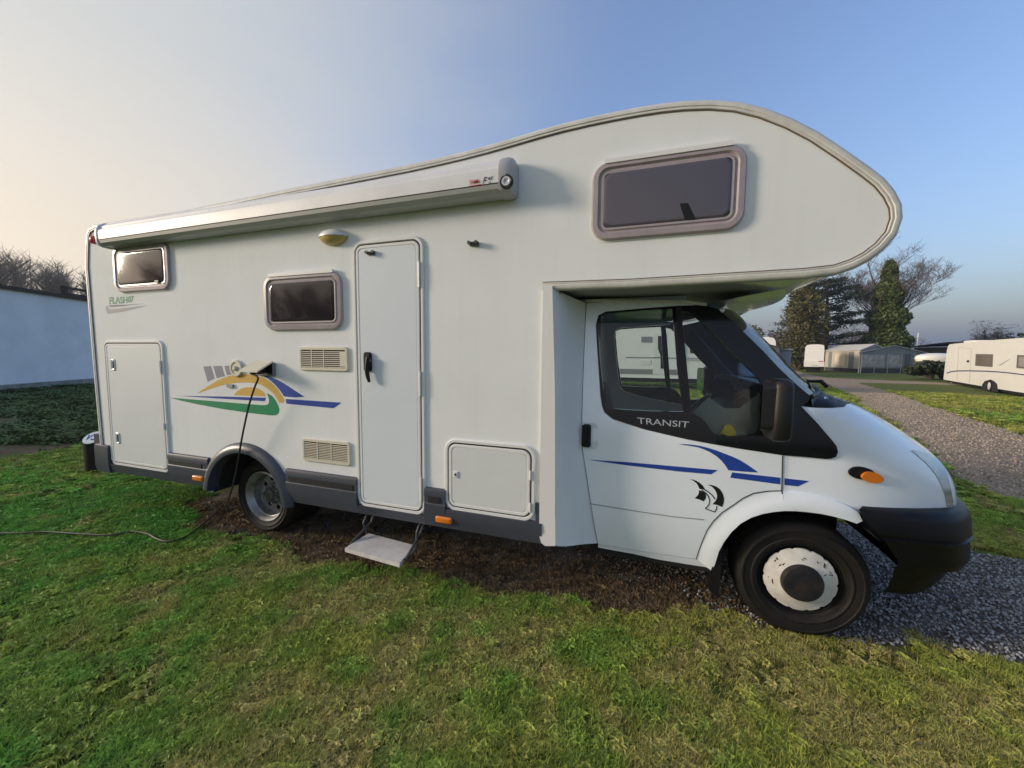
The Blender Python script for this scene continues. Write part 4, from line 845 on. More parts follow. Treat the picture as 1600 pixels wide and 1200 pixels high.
# roof of the cab (visible as a pale strip) and filler up to the overcab floor
tl, tr2 = cs(917,473), cs(1104,477)
MB().box((XP, tl[1]+.12, tl[2]-.012), (tr2[0]-.10, far(tl[1]+.12), ZU-.012)).obj('cab_roof', CABW, VAN)
mb = MB(); mb.tube([(tl[0], tl[1]-.004, tl[2]+.014), (tr2[0]-.12, tr2[1]-.004, tr2[2]+.024), (tr2[0]+.0, tr2[1]+.0, tr2[2]+.004)], .011, 6); mb.obj('rain_gutter', TRIM, VAN, smooth=True)
# underside moulding that runs from the overcab down to the screen header
p0 = V[NW//2]; U = []
for t in np.linspace(0, 1, 13):
    y = tl[1]+.05+(far(tl[1]+.05)-tl[1]-.05)*t; s = 1-(2*t-1)**2
    U += [(tr2[0]-.12, y, ZU-.10), (tr2[0]+.06+.16*s, y, tl[2]-.015+.02*s), (tr2[0]+.26+.18*s, y, ZU-.03), (tr2[0]+.42+.16*s, y, ZU-.002)]
MB().add(U, [(i*4+k, i*4+k+1, (i+1)*4+k+1, (i+1)*4+k) for i in range(12) for k in range(3)]).obj('roof_fairing', GEL, VAN, smooth=True, angle=60)
# --- mirrors
def mirror(side):
    p = [onY(*q, YC-.17) for q in ((1197,600),(1237,597),(1237,670),(1197,683))]
    x0, x1 = p[0][0]+.02, p[1][0]-.01; z1, z0 = onY(1216,592,YC-.17)[2], onY(1210,687,YC-.17)[2]
    V = []; lv = [(0,.55,.6),(.03,.85,.85),(.10,1,1),(.5,1,1),(.88,.96,.97),(.96,.88,.9),(1,.6,.65)]
    n = 20; cx = (x0+x1)/2; hx = (x1-x0)/2+.01; cy = YC-.155; hy = .115
    for f, s, s2 in lv:
        for j in range(n):
            a = 2*math.pi*j/n; c_, s_ = math.cos(a), math.sin(a); e = lambda v: math.copysign(abs(v)**.55, v)
            V.append((cx+hx*s*e(c_), cy+hy*s2*e(s_), z0+(z1-z0)*f))
    F_ = [(i*n+j, i*n+(j+1)%n, (i+1)*n+(j+1)%n, (i+1)*n+j) for i in range(len(lv)-1) for j in range(n)]+[tuple(range(n-1,-1,-1)), tuple((len(lv)-1)*n+j for j in range(n))]
    if side: V = [(x, far(y), z) for x, y, z in V]; F_ = [tuple(reversed(f)) for f in F_]
    MIRB = mat('mirror_black', (.007,.007,.008), .5, bump=.2, bscale=250)
    o = mesh_obj('door_mirror', V, F_, MIRB, VAN, smooth=True, angle=50)
    arm = [(cx, cy+.06, z0+.06), (cx+.03, YC-.03, z0+.02), (cx+.06, YC+.02, z0+.0)]
    if side: arm = [(x, far(y), z) for x, y, z in arm]
    MB().tube(arm, [.035,.04,.05], 8).obj('mirror_arm', MIRB, o, smooth=True)
    yy = [cy-hy*.8, cy+hy*.8]; yy = [far(y) for y in yy] if side else yy
    sl = -.02 if side else .02
    xo, xi = cx-hx-.050, cx-hx-.004; P = rr(yy[0] if not side else yy[1], z0+.06, yy[1] if not side else yy[0], z1-.025, .03, 4); ya, yb = yy
    gx = lambda y: xo+(xi-xo)*(y-ya)/(yb-ya)
    G = [(gx(y), y, z) for y, z in P]; n_ = len(G)
    MB().add(G, [tuple(range(n_))]).obj('mirror_glass', MIRR, o)
    G2 = [(gx(y)+.004, y+(y-(ya+yb)/2)*.10, z+(z-(z0+z1)/2)*.05) for y, z in P]; G3 = [(cx, y, z) for x, y, z in G2]
    MB().add(G2+G3, [(j, (j+1)%n_, n_+(j+1)%n_, n_+j) for j in range(n_)]+[tuple(range(n_))]).obj('mirror_shell', MIRB, o)
mirror(False); mirror(True)
# --- interior
def rbox(x0,y0,z0,x1,y1,z1,r,name,m,parent,lean=0.):
    V = []; n = None
    for f, ins in ((0,r*.7),(.08,0),(.92,0),(1,r*.7)):
        l = rr(x0+ins, y0+ins, x1-ins, y1-ins, r, 3); n = len(l); V += [(x+lean*f*(z1-z0), y, z0+(z1-z0)*f) for x, y in l]
    return mesh_obj(name, V, [(i*n+j, i*n+(j+1)%n, (i+1)*n+(j+1)%n, (i+1)*n+j) for i in range(3) for j in range(n)]+[tuple(range(n-1,-1,-1)), tuple(3*n+j for j in range(n))], m, parent, smooth=True)
for yc in (YM-.45, YM+.45):
    st_ = rbox(-.30, yc-.25, .62, .22, yc+.25, .80, .06, 'seat', SEATM, VAN)
    rbox(-.36, yc-.24, .80, -.22, yc+.24, 1.36, .05, 'seat_back', SEATM, st_, lean=-.22); rbox(-.49, yc-.13, 1.37, -.40, yc+.13, 1.55, .035, 'headrest', SEATM, st_, lean=-.15)
dv = [(.98,1.22),(.86,1.235),(.70,1.22),(.60,1.16),(.58,1.05),(.64,.90),(.66,.84),(.98,.84)]
V = [(x, y, z) for y in (YC+.10, far(YC+.10)) for x, z in dv]; k = len(dv)
MB().add(V, [(i, k+i, k+(i+1)%k, (i+1)%k) for i in range(k)]+[tuple(range(k)), tuple(range(2*k-1,k-1,-1))]).obj('dashboard', DASHM, VAN, smooth=True, angle=50)
cw = np.array([.47, YM+.42, 1.13]); ax = nrm(np.array([-.75, 0, .66])); u1 = np.array([0,1.,0]); u2 = np.cross(ax, u1)
mb = MB(); mb.tube([cw+.20*(math.cos(a)*u1+math.sin(a)*u2) for a in np.linspace(0, 2*math.pi, 29)], .016, 6)
for a in (.3, 2.84, 4.71): mb.tube([cw, cw+.2*(math.cos(a)*u1+math.sin(a)*u2)], .016, 5)
mb.tube([cw, cw-ax*.25], .03, 6); mb.obj('steering_wheel', BLACK, VAN)
V = []; nc = 15
for i in range(nc):
    x = -.50+.22*i/(nc-1)
    for z in (1.38, 1.60, 1.94): V.append((x, YC+.20+.025*math.sin(i*1.7), z))
MB().add(V, [(i*3+k, i*3+k+1, (i+1)*3+k+1, (i+1)*3+k) for i in range(nc-1) for k in range(2)]).obj('cab_curtain', CURT, VAN, smooth=True)
dl = cpoly([(946,640),(1068,646),(1083,650),(1100,662),(1112,678),(1120,683),(1182,683),(1182,700),(1060,690),(960,665)])
v, F_ = cdt(dl, (), .15); MB().add([(x, yside(x, z)+.05, z) for x, z in v], F_).obj('door_lining', DASHM, VAN)
DC2 = mat('door_card_grey', (.16,.19,.19), .6)
v, F_ = cdt(cpoly([(1075,655),(1110,622),(1135,640),(1160,640),(1192,615),(1192,690),(1110,690)]), (), .15); MB().add([(x, yside(x, z)+.065, z) for x, z in v], F_).obj('door_card', DC2, VAN)
MB().box((XP-.25, YB+.04, ZU-.03), (XP+.1, YF-.04, ZU-.01)).box((XP-.9, YB+.1, .43), (XP-.88, YF-.1, ZU)).obj('cab_bulkhead', mat('cabin_dark', (.05,.045,.04), .9), VAN)
# yellow duster lying on the ledge inside the quarter glass
p = cs(1139, 682); V = []; n = 10
for i in range(4):
    for j in range(n): a = 2*math.pi*j/n; s = (1,.85,.5,.05)[i]*(1+.15*math.sin(3*a+i)); V.append((p[0]+.045*s*math.cos(a), p[1]+.035+.02*s*math.sin(a), p[2]+.0+(.0,.025,.05,.06)[i]+.008*math.sin(2*a)))
mesh_obj('duster', V, [(i*n+j, i*n+(j+1)%n, (i+1)*n+(j+1)%n, (i+1)*n+j) for i in range(3) for j in range(n)]+[tuple(range(n-1,-1,-1))], YCLOTH, None, smooth=True, label='crumpled yellow cloth on the ledge inside the cab quarter window', cat='cloth')
# power cable from the inlet to the lawn, running off to the left
g = [onG(*p, .042) for p in ((352,790),(330,808),(300,832),(282,842),(262,846),(245,842),(230,834),(205,831),(170,836),(120,834),(70,831),(30,833),(-40,834),(-160,838))]
pts = [(pxs-.03,YB-.115,pz-.03)]+[onY(*q, YB-o) for q, o in (((403,590),.13),((398,605),.13),((390,630),.12),((383,660),.10),((377,690),.085),((374,708),.07),((370,730),.06),((362,765),.03))]+g
P = np.array(pts); 
def catmull(P, k=5):
    o = []
    for i in range(len(P)-1):
        a, b, c_, d = P[max(0,i-1)], P[i], P[i+1], P[min(len(P)-1,i+2)]
        for j in range(k): t = j/k; o.append(.5*((2*b)+(-a+c_)*t+(2*a-5*b+4*c_-d)*t*t+(-a+3*b-3*c_+d)*t**3))
    return o+[P[-1]]
CP = catmull(P); CP = [np.array([p[0], p[1], max(p[2], .042)]) for p in CP]
MB().tube(CP, .008, 6).obj('power_cable', mat('cable_rubber', (.02,.022,.022), .55), None, smooth=True, label='black power cable hanging from the motorhome socket and trailing across the lawn', cat='cable')
# ================================================================== BACKGROUND
def rthing(name, loc, xdir, label, cat, group=None):
    """Empty whose local x runs along xdir, local y away from the viewer"""
    o = thing(name, loc, label, cat, group); o.rotation_euler = (0, 0, math.atan2(xdir[1], xdir[0])); WL[o] = Vector((0,0,0))
    return o
def local_px(O, xd):
    xd = nrm(np.array([xd[0], xd[1], 0.])); yd = np.array([-xd[1], xd[0], 0])
    def f(px, py):
        d = ray(px, py); t = (np.dot(np.array(O)-EYE, yd))/np.dot(d, yd); p = EYE+d*t-np.array(O); return (float(p.dot(xd)), float(p[2]))
    return f
# ---- white building wall on the left
A = np.array([-23.44, 7.74]); B = np.array([-25.42, 11.36]); dW = nrm(B-A); O = A-dW*9.0
bl = rthing('outbuilding', (O[0], O[1], 0), -np.array(dW)*-1, 'long low whitewashed building with dark roof edge behind the garden bed', 'building')
LW = 24.0; PL = mat('whitewash', (.84,.85,.87), .85, col2=(.72,.74,.76), vscale=.8, bump=.25, bscale=6)
MB().box((0,0,0),(LW,7,4.0)).obj('wall', PL, bl)
MB().box((-.05,-.025,0),(LW,.0,.28)).obj('plinth', mat('plinth', (.30,.30,.29), .9, col2=(.16,.17,.13), vscale=3), bl)
RFM = mat('roof_felt', (.025,.025,.028), .85, var=.3, vscale=3)
MB().add([(-.2,-.16,4.0),(LW+.2,-.16,4.0),(LW+.2,-.16,4.13),(-.2,-.16,4.13),(-.2,7.1,4.5),(LW+.2,7.1,4.5),(-.2,7.1,4.3),(LW+.2,7.1,4.3)], [(0,1,2,3),(3,2,5,4),(4,5,7,6),(6,7,1,0),(0,3,4,6),(1,7,5,2)]).obj('roof', RFM, bl)
f = local_px((O[0], O[1], 0), dW)
u0 = f(111,450)[0]
MB().box((u0,.3,4.20),(u0+2.6,.42,4.30)).box((u0,.3,4.48),(u0+2.6,.42,4.58)).box((u0,.3,4.1),(u0+.22,.42,4.58)).box((u0+2.4,.3,4.1),(u0+2.6,.42,4.58)).obj('roof_rail', RFM, bl)
# ---- post with round plate beside the rear bumper
pp = onG(150, 738); tpz = onY(145, 684, pp[1])[2]
pt = thing('service_post', (pp[0], pp[1], 0), 'short black post with round white plate behind the rear bumper', 'post')
mb = MB(); k = 16
topc = np.array([pp[0], pp[1], tpz]); tn = nrm(np.array([.25,-.55,.8])); u1 = nrm(np.cross(tn, [0,0,1])); u2 = np.cross(tn, u1)
V = [(pp[0]+.10*math.cos(2*math.pi*j/k), pp[1]+.10*math.sin(2*math.pi*j/k), 0) for j in range(k)]+[tuple(topc+.115*(math.cos(t)*u1+math.sin(t)*u2)) for t in [math.atan2(np.dot(np.array([math.cos(2*math.pi*j/k), math.sin(2*math.pi*j/k), 0]), u2), np.dot(np.array([math.cos(2*math.pi*j/k), math.sin(2*math.pi*j/k), 0]), u1)) for j in range(k)]]
mb.add(V, [(j, (j+1)%k, k+(j+1)%k, k+j) for j in range(k)]+[tuple(range(k, 2*k))]).obj('post_body', BLACK, pt, smooth=True, angle=40)
def disc(c, r, m, name, off, pts=None):
    q = pts or [(r*math.cos(2*math.pi*j/24), r*math.sin(2*math.pi*j/24)) for j in range(24)]
    A_ = [c+tn*off+x*u1+y*u2 for x, y in q]; B_ = [c+tn*(off-.006)+x*u1+y*u2 for x, y in q]; n = len(q)
    return mesh_obj(name, A_+B_, [tuple(range(n))]+[(j, n+j, n+(j+1)%n, (j+1)%n) for j in range(n)], m, pt)
disc(topc, .108, mat('plate_white', (.70,.74,.80), .4), 'plate', .008)
disc(topc, 0, BLUE, 'plate_mark', .0105, [(.055*math.cos(a)-.03, .05*math.sin(a)) for a in np.linspace(.8, 5.5, 14)]+[(.034*math.cos(a)-.03, .03*math.sin(a)) for a in np.linspace(5.5, .8, 14)])
disc(topc, 0, BLUE, 'plate_mark', .0105, [(.02,-.045),(.05,.05),(.08,-.045),(.065,-.045),(.05,.01),(.035,-.045)])
# ---- cream caravan on the right
W0 = np.array([16.05, 25.26]); C0 = np.array([18.75, 33.2]); xd = nrm(W0-C0)
cv = rthing('caravan', (C0[0], C0[1], 0), xd, 'cream touring caravan with a thin dark blue stripe standing on the grass', 'caravan')
f = local_px((C0[0], C0[1], 0), xd); CVW = mat('caravan_cream', (.84,.81,.75), .35, var=.04, vscale=1.5)
L = f(1547,600)[0]*1.72; zt = f(1500,536)[1]; zb = f(1480,594)[1]; uw, zw = f(1547.5, 602.5)
prof = smooth_poly([(-.03,zb),(-.02,zb),(0.0,zb+.5),(.10,zt-.5),(.36,zt-.06),(1.0,zt),(L-.7,zt),(L-.25,zt-.25),(L,zt-.9),(L,zb+.2),(L-.3,zb),(.1,zb),(0,zb)],2)
warch = [(uw+.36*math.cos(R_(a)), zw+.02+.36*math.sin(R_(a))) for a in range(190,-11,-20)]
prof = ccw(prof); ins_i = min(range(len(prof)), key=lambda i: abs(prof[i][0]-uw)+10*abs(prof[i][1]-zb))
sheet('body', prof, 0., CVW, cv, thick=2.15, smooth=True)
def panel(name, pts, m, parent, th=.02, off=.012): return sheet(name, ccw([f(*p) for p in pts]), 0., m, parent, thick=th, off=off, smooth=False)
panel('wheel_arch', [(1534.5,611.5),(1535,601),(1539,595.5),(1546,593.5),(1553,595),(1558,600),(1560,612.5)], mat('arch_dark', (.02,.02,.02), .8), cv)
wt = MB(); wt.lathe_y((uw, -.03, zw-.02), [(.0,.02),(.17,.0),(.18,-.01),(.30,-.02),(.315,.0),(.315,.15)], 24); wt = wt.obj('wheel', RUB, cv, smooth=True)
MB().lathe_y((uw, -.06, zw-.02), [(0,-.01),(.12,-.005),(.185,.01),(.2,.04)], 20).obj('wheel_trim', COVER, wt, smooth=True)
for pts in ([(1525,553),(1552,553.5),(1551,573.5),(1524,571.5)], [(1590,554.5),(1622,556),(1622,578),(1588.5,575)]):
    fr = panel('window', pts, mat('caravan_window_frame', (.16,.13,.11), .5), cv); c = np.mean(pts, 0)
    panel('pane', [tuple(c+(np.array(p)-c)*[.80,.74]) for p in pts], mat('caravan_pane', (.20,.16,.13), .08, spec=.8), fr, .02, .016)
st = [(1479.5,582.2),(1486,580),(1495,578.8),(1515,578.6),(1540,579.2),(1560,580.3),(1580,582.3),(1600,584.8),(1625,588)]
panel('stripe', st+[(x, y+1.6) for x, y in st[::-1]], NAVY, cv, .008, .008)
for pts in ([(1498,543),(1498.5,543),(1495.6,595),(1495,595)], [(1518,545),(1518.5,545),(1515.2,597.5),(1514.6,597.5)], [(1498,542.6),(1518,544.6),(1518,545.1),(1498,543.1)]): panel('door_line', pts, mat('caravan_line', (.42,.40,.37), .6), cv, .006, .006)
panel('door_knob', [(1511.5,563),(1514.5,563),(1514.5,566),(1511.5,566)], INK, cv, .03, .03)
panel('swoosh', [(1558,571.5),(1566,568),(1574,563),(1580,560),(1573,564.5),(1565,570)], LGREY, cv, .006, .006)
MB().box((1.1,.5,zt-.01),(2.6,1.3,zt+.16)).obj('roof_vent', CVW, cv); MB().box((3.6,.5,zt-.01),(4.2,1.2,zt+.1)).obj('roof_hatch', CVW, cv)
MB().box((.3,.1,zb-.12),(L-.3,2.0,zb+.02)).obj('chassis', DARK, cv)
MB().tube([(.75,.2,zb),(.85,.2,.02)], .03, 6).obj('steady_leg', ALU, cv); MB().tube([(L-.6,.2,zb),(L-.5,.2,.02)], .03, 6).obj('steady_leg', ALU, cv)
# white rounded nose poking out left of it
p = onY(1463, 561, 38); V = []
for i in range(9):
    for j in range(16): a, b = math.pi*(i/8-.5), 2*math.pi*j/16; V.append((p[0]+1.25*math.cos(a)*math.cos(b), p[1]+.8*math.cos(a)*math.sin(b), 1.55+.42*math.copysign(abs(math.sin(a))**.7, math.sin(a))))
tw = thing('trailer', (p[0], p[1], 0), 'small white trailer with rounded lid poking out left of the cream caravan', 'trailer')
MB().add(V, [(i*16+j, i*16+(j+1)%16, (i+1)*16+(j+1)%16, (i+1)*16+j) for i in range(8) for j in range(16)]).obj('lid', CVW, tw, smooth=True)
MB().box((p[0]-1.0,p[1]-.6,.45),(p[0]+1.0,p[1]+.6,1.45)).obj('box', mat('trailer_green', (.05,.07,.04), .7), tw)
for sy in (-1,1): MB().lathe_y((p[0]+.1,p[1]+sy*.78,.32), [(0,-.08),(.3,-.08),(.32,0),(.3,.08),(0,.08)], 18).obj('wheel', RUB, tw)
def facing(px): r = nrm(ray(px, 560)[:2]); return np.array([r[1], -r[0]])
# ---- far white caravan with cream awning tent, grey awning tent
p0 = onG(1256, 577.5); 
k = 50/np.linalg.norm(p0[:2]); O = (p0[0]*k, p0[1]*k, 0); xd = facing(1272); f = local_px(O, xd)
c2 = rthing('caravan', O, xd, 'white caravan seen end-on beside the cream awning tent', 'caravan')
x1, zt = f(1289, 538); zb = f(1270, 573.5)[1]
WHC = mat('caravan_white', (.80,.80,.78), .35)
sheet('body', ccw(smooth_poly([(0,zb),(-.02,zt-.5),(.06,zt-.1),(.4,zt),(x1-.2,zt),(x1,zt-.2),(x1,zb)],1)), 0., WHC, c2, thick=5.5)
def panel2(name, pts, m, parent, th=.03, off=.02): return sheet(name, ccw([f(*p) for p in pts]), 0., m, parent, thick=th, off=off, smooth=False)
panel2('bumper', [(1256,563.5),(1288,564.5),(1288,573),(1256,573)], FRAMEW, c2, .1, .08); panel2('plate', [(1268,569.5),(1277,569.7),(1277,571.6),(1268,571.4)], CREAM, c2, .1, .11)
panel2('rear_lamp', [(1279,563.8),(1286,564),(1286,565.2),(1279,565)], RED, c2, .1, .1)
MB().box((.2,.5,0.02),(x1-.2,4.5,zb)).obj('chassis', DARK, c2)
TENTC = mat('tent_cream', (.52,.48,.42), .85, col2=(.44,.38,.30), vscale=.9); TENTG = mat('tent_grey', (.22,.235,.25), .8, var=.2, vscale=1.2); TENTD = mat('tent_mud_flap', (.05,.05,.058), .8)
ROOFC = mat('tent_roof', (.56,.55,.53), .7, var=.1, vscale=.8); TWIN = mat('tent_window', (.45,.44,.43), .25, var=.45, vscale=2.2); TPOLE = mat('tent_pole', (.35,.35,.36), .5)
def at(px, Y_, z=0): q = onY(px, 560, Y_); return np.array([q[0], q[1], z])
def quadbox(a, b, z0a, z1a, z0b, z1b, th, name, m, parent):
    a = np.array(a[:2]); b = np.array(b[:2]); n = nrm(np.array([-(b-a)[1], (b-a)[0]]))*th
    P = [(a[0],a[1],z0a),(b[0],b[1],z0b),(b[0],b[1],z1b),(a[0],a[1],z1a)]; Q = [(x+n[0],y+n[1],z) for x,y,z in P]
    return MB().add(P+Q, [(0,1,2,3),(7,6,5,4),(0,4,5,1),(1,5,6,2),(2,6,7,3),(3,7,4,0)]).obj(name, m, parent)
def tent(name, label, pA, pB, pC, ze, zr, mL, mR, wins):
    """pA-pB left face, pB-pC front face, ridge along the left face's depth"""
    A, B, C = pA, pB, pC; D = A+(C-B); t = thing(name, tuple(B), label, 'tent')
    quadbox(A, B, 0, ze, 0, ze, .05, 'left_wall', mL, t)
    M_ = (B+C)/2; front = [(*B[:2],0),(*C[:2],0),(*C[:2],ze),(*M_[:2],zr),(*B[:2],ze)]; n = nrm(np.array([-(C-B)[1],(C-B)[0],0]))*.05
    MB().add(front+[tuple(np.array(q)+n) for q in front], [(0,1,2,3,4),(9,8,7,6,5)]+[(i,i+5,(i+1)%5+5,(i+1)%5) for i in range(5)]).obj('front_wall', mR, t)
    N = (A+D)/2; ov = nrm(B-A)*.15
    for e0, e1, s in ((B, A, -1), (C, D, 1)):
        oe = nrm(C-B)*.15*s
        P = [np.array([*(e0+ov+oe)[:2], ze-.04]), np.array([*(e1+oe)[:2], ze-.04]), np.array([*N[:2], zr+.03]), np.array([*(M_+ov)[:2], zr+.03])]
        MB().add(P+[q+np.array([0,0,.06]) for q in P], [(0,1,2,3),(7,6,5,4),(0,4,5,1),(1,5,6,2),(2,6,7,3),(3,7,4,0)]).obj('roof_sheet', ROOFC, t)
    quadbox(D, C, 0, ze, 0, ze, -.05, 'right_wall', mR, t)
    for (face, u0, u1, z0, z1, mm) in wins:
        P, Q = (A, B) if face == 'L' else (B, C); d = Q-P; nn = nrm(np.array([d[1], -d[0], 0]))*.03
        quadbox(P+d*u0+nn, P+d*u1+nn, z0, z1, z0, z1, .02, 'mud_flap' if mm is TENTD else 'window_panel' if mm is TWIN else 'fabric_panel', mm, t)
    for u in np.linspace(0.02, .98, 6):
        q = B+(C-B)*u+nrm(np.array([(C-B)[1], -(C-B)[0], 0]))*.08; MB().tube([(q[0],q[1],0),(q[0],q[1],ze-.05)], .025, 5).obj('guy_pole', TPOLE, t)
    return t
CPAN = mat('tent_panel_cream', (.66,.57,.44), .8); GPAN = mat('tent_panel_grey', (.11,.115,.13), .6, var=.3, vscale=2)
tent('awning_tent', 'caravan awning tent beside the white caravan, its sunlit side coloured cream and its shaded front grey', at(1289,56.5), at(1343,50.5), at(1385,53), 2.35, 2.95, TENTC, TENTG,  # sunlit left face and shaded front put into the fabric colours
     [('L',.02,.98,0,.38,TENTD),('L',.32,.62,.6,1.95,CPAN),('L',.12,.22,.4,2.2,TENTG),('L',.72,.85,.4,2.2,TENTG),('R',.02,.98,0,.45,TENTD),('R',.10,.42,.8,1.9,GPAN),('R',.50,.94,.8,1.9,TWIN)])
tent('awning_tent', 'charcoal awning tent with pale curtained windows left of the cream caravan', at(1352,54), at(1343,48.0), at(1450,51), 2.05, 2.75, TENTG, TENTG,
     [('R',.02,.98,0,.5,TENTD),('R',.03,.36,.65,1.85,TWIN),('R',.39,.62,.65,1.85,TWIN),('R',.66,.74,.5,1.95,GPAN),('R',.78,.95,.6,1.85,mat('tent_panel_pale', (.34,.37,.40), .7))])
# ---- dark shed, hedge, flag pole
sp = at(1427,66); sq = at(1482,60); d = nrm((sq-sp)[:2]); sh = rthing('shed', tuple(sp), d, 'long low dark shed behind the charcoal tent', 'shed'); Ls = np.linalg.norm(sq-sp)
MB().box((0,0,0),(Ls,5,2.9)).obj('wall', mat('shed_wood', (.06,.05,.045), .85), sh); MB().add([(-.3,-.5,2.9),(Ls+.3,-.5,3.3),(Ls+.3,5.5,3.6),(-.3,5.5,3.2),(-.3,-.5,3.05),(Ls+.3,-.5,3.45),(Ls+.3,5.5,3.75),(-.3,5.5,3.35)], [(3,2,1,0),(4,5,6,7),(0,1,5,4),(1,2,6,5),(2,3,7,6),(3,0,4,7)]).obj('roof', RFM, sh)
fp = at(1431.5, 75); MB().tube([(fp[0],fp[1],0),(fp[0],fp[1],onY(1431.5,520,75)[2])], [.10,.06], 8).obj('flag_pole', WHC, None, label='thin white flag pole standing behind the shed', cat='pole')
# ---- white motorhome seen through the cab windows
O = onY(968, 590, 19.5); O = (O[0], 19.5, 0); f = local_px(O, (1,0)); x1 = f(1120,560)[0]; zt = f(1000,508)[1]
bm_ = rthing('motorhome', O, (1,0), 'white motorhome on the grass seen through the cab side windows', 'motorhome')
xa = f(1063,560)[0]; xb = xa+2.2; x0 = xa-5.2
sheet('body', ccw([(x0,.55),(x0,zt-.1),(x0+.15,zt),(xa+.6,zt+.02),(xa+1.1,zt-.25),(xa+1.0,zt-.6),(xa,zt-.75),(xa,.55)]), 0., WHC, bm_, thick=2.2, smooth=False)
sheet('cab', ccw([(xa,.45),(xa,zt-.8),(xa+.75,zt-.85),(xa+1.5,1.55),(xa+2.1,1.25),(xa+2.25,.9),(xa+2.2,.45)]), .12, WHC, bm_, thick=1.96, smooth=False)
P3_ = lambda pts: ccw([f(*p) for p in pts])
def pan(nm, pts, m, off=.02, par=bm_): return sheet(nm, P3_(pts), 0., m, par, thick=.03, off=off, smooth=False)
dd = pan('entry_door', [(1021,521),(1041,521),(1040,585),(1020,585)], FRAMEW); pan('door_window', [(1028,525),(1038,525),(1037.5,547),(1036.5,576),(1032,576),(1032,556),(1028,545)], TINT, .03, dd)
pan('window', [(1002,526),(1019,526),(1019,535),(1002,535)], LGREY); pan('vent', [(1000,563),(1017,563),(1017,570),(1000,570)], FRAMEW)
pan('stripe', [(978,557.5),(1110,559.5),(1110,561),(978,559)], LGREY)
sheet('cab_window', P3_([(1076,530),(1090,530),(1104,550),(1104,552),(1079,552)]), .12, TINT, bm_, thick=.02, off=.015, smooth=False)
pan('skirt', [(960,576),(1020,577),(1020,585),(960,584)], mat('skirt_pale', (.22,.23,.24), .5), .015); pan('skirt', [(1041,577),(1062,577.5),(1062,586),(1041,585.5)], MATS['skirt_pale'], .015)
for x in (x0+1.4, xa+1.4): MB().lathe_y((x,.1,.34), [(0,0),(.2,-.01),(.33,.0),(.34,.06),(.34,.2)], 20).obj('wheel', RUB, bm_, smooth=True)
MB().box((x0+.2,.1,.35),(xa+1.9,2.0,.56)).obj('chassis', DARK, bm_)
# ---- small campers beyond the windscreen
O = at(1176, 40); f = local_px(O, facing(1195)); c3 = rthing('caravan', tuple(O), facing(1195), 'small white caravan half hidden behind a dark tent past the windscreen', 'caravan')
x1, zt = f(1214, 526); sheet('body', ccw(smooth_poly([(0,.4),(0,zt-.4),(.2,zt),(x1-.3,zt),(x1,zt-.5),(x1,.4)],1)), 0., WHC, c3, thick=2.2); MB().box((.2,.2,0.02),(x1-.2,2,.4)).obj('chassis', DARK, c3)
tentm = mat('tent_slate', (.09,.10,.12), .8); tentb = mat('tent_blue', (.20,.25,.34), .8)
def smalltent(px0, px1, Y_, zl, zr_, m, label):
    d = facing((px0+px1)/2); a = at(px0, Y_); L = local_px(tuple(a), d)(px1, 560)[0]; t = rthing('tent', tuple(a), d, label, 'tent')
    MB().add([(0,0,0),(L,0,0),(L,0,zr_),(0,0,zl),(0,3,0),(L,3,0),(L,3,zr_),(0,3,zl)], [(0,1,2,3),(7,6,5,4),(0,4,5,1),(1,5,6,2),(3,7,4,0)]).obj('walls', m, t)
    MB().add([(-.1,-.15,zl),(L+.1,-.15,zr_),(L+.1,3.1,zr_),(-.1,3.1,zl),(-.1,-.15,zl+.08),(L+.1,-.15,zr_+.08),(L+.1,3.1,zr_+.08),(-.1,3.1,zl+.08)], [(3,2,1,0),(4,5,6,7),(0,1,5,4),(1,2,6,5),(2,3,7,6),(3,0,4,7)]).obj('roof_sheet', TENTD if m is tentm else m, t)
smalltent(1184, 1217, 37, 2.75, 2.3, tentm, 'dark slate tent with sloping roof just past the windscreen'); smalltent(1216, 1236, 38, 2.2, 2.15, tentb, 'small blue grey storage tent right of the dark slate tent')
# ---- trees
BARK = mat('bark', (.085,.065,.05), .9, var=.3, vscale=3); TWIG = mat('twig', (.13,.095,.085), .9)
def branch_tree(base, h, spread, depth, seed, r0, forks=(3,4), up=.35, lean=(0,0), t0=.22):
    rs = random.Random(seed); mb = MB(); mt = MB()
    def grow(p, d, l, r, lv):
        d = nrm(np.array([d[0], d[1]*(.4 if d[1] < 0 and lv == 1 else 1), d[2]])); n = 4 if lv < 2 else 3; pts = [np.array(p)]; q = np.array(p); dd = np.array(d)
        for i in range(n):
            g_ = .05 if lv == 0 else .16; dd = nrm(dd+np.array([rs.gauss(0,g_), rs.gauss(0,g_), rs.gauss(0,.10)+up*.12])); q = q+dd*l/n; pts.append(q)
        rr_ = [r*(1-.65*i/n) for i in range(n+1)]; (mb if lv < 3 else mt).tube(pts, rr_, 5 if lv < 2 else 3, caps=False)
        if lv >= depth: return
        nf = rs.randint(*forks)+(5 if lv == 0 else 0)
        for i in range(nf):
            t = rs.uniform(t0 if lv == 0 else .3, 1); k = min(n-1, int(t*n)); s = pts[k]+(pts[k+1]-pts[k])*(t*n-k); a = rs.uniform(0, 6.283) if lv else i*2.4+rs.uniform(-.3,.3); el = rs.uniform(.15,.75)
            nd = nrm(dd*.55+spread*np.array([math.cos(a)*math.cos(el), math.sin(a)*math.cos(el), math.sin(el)*.8])); grow(s, nd, l*(rs.uniform(.5,.72) if lv else rs.uniform(.36,.52)), max(.012, r*.5*(1-.4*t)), lv+1)
        grow(pts[-1], dd, l*.55, max(.012, r*.35), lv+1)
    grow(base, nrm(np.array([lean[0], lean[1], 1.])), h*.50, r0, 0); return mb, mt
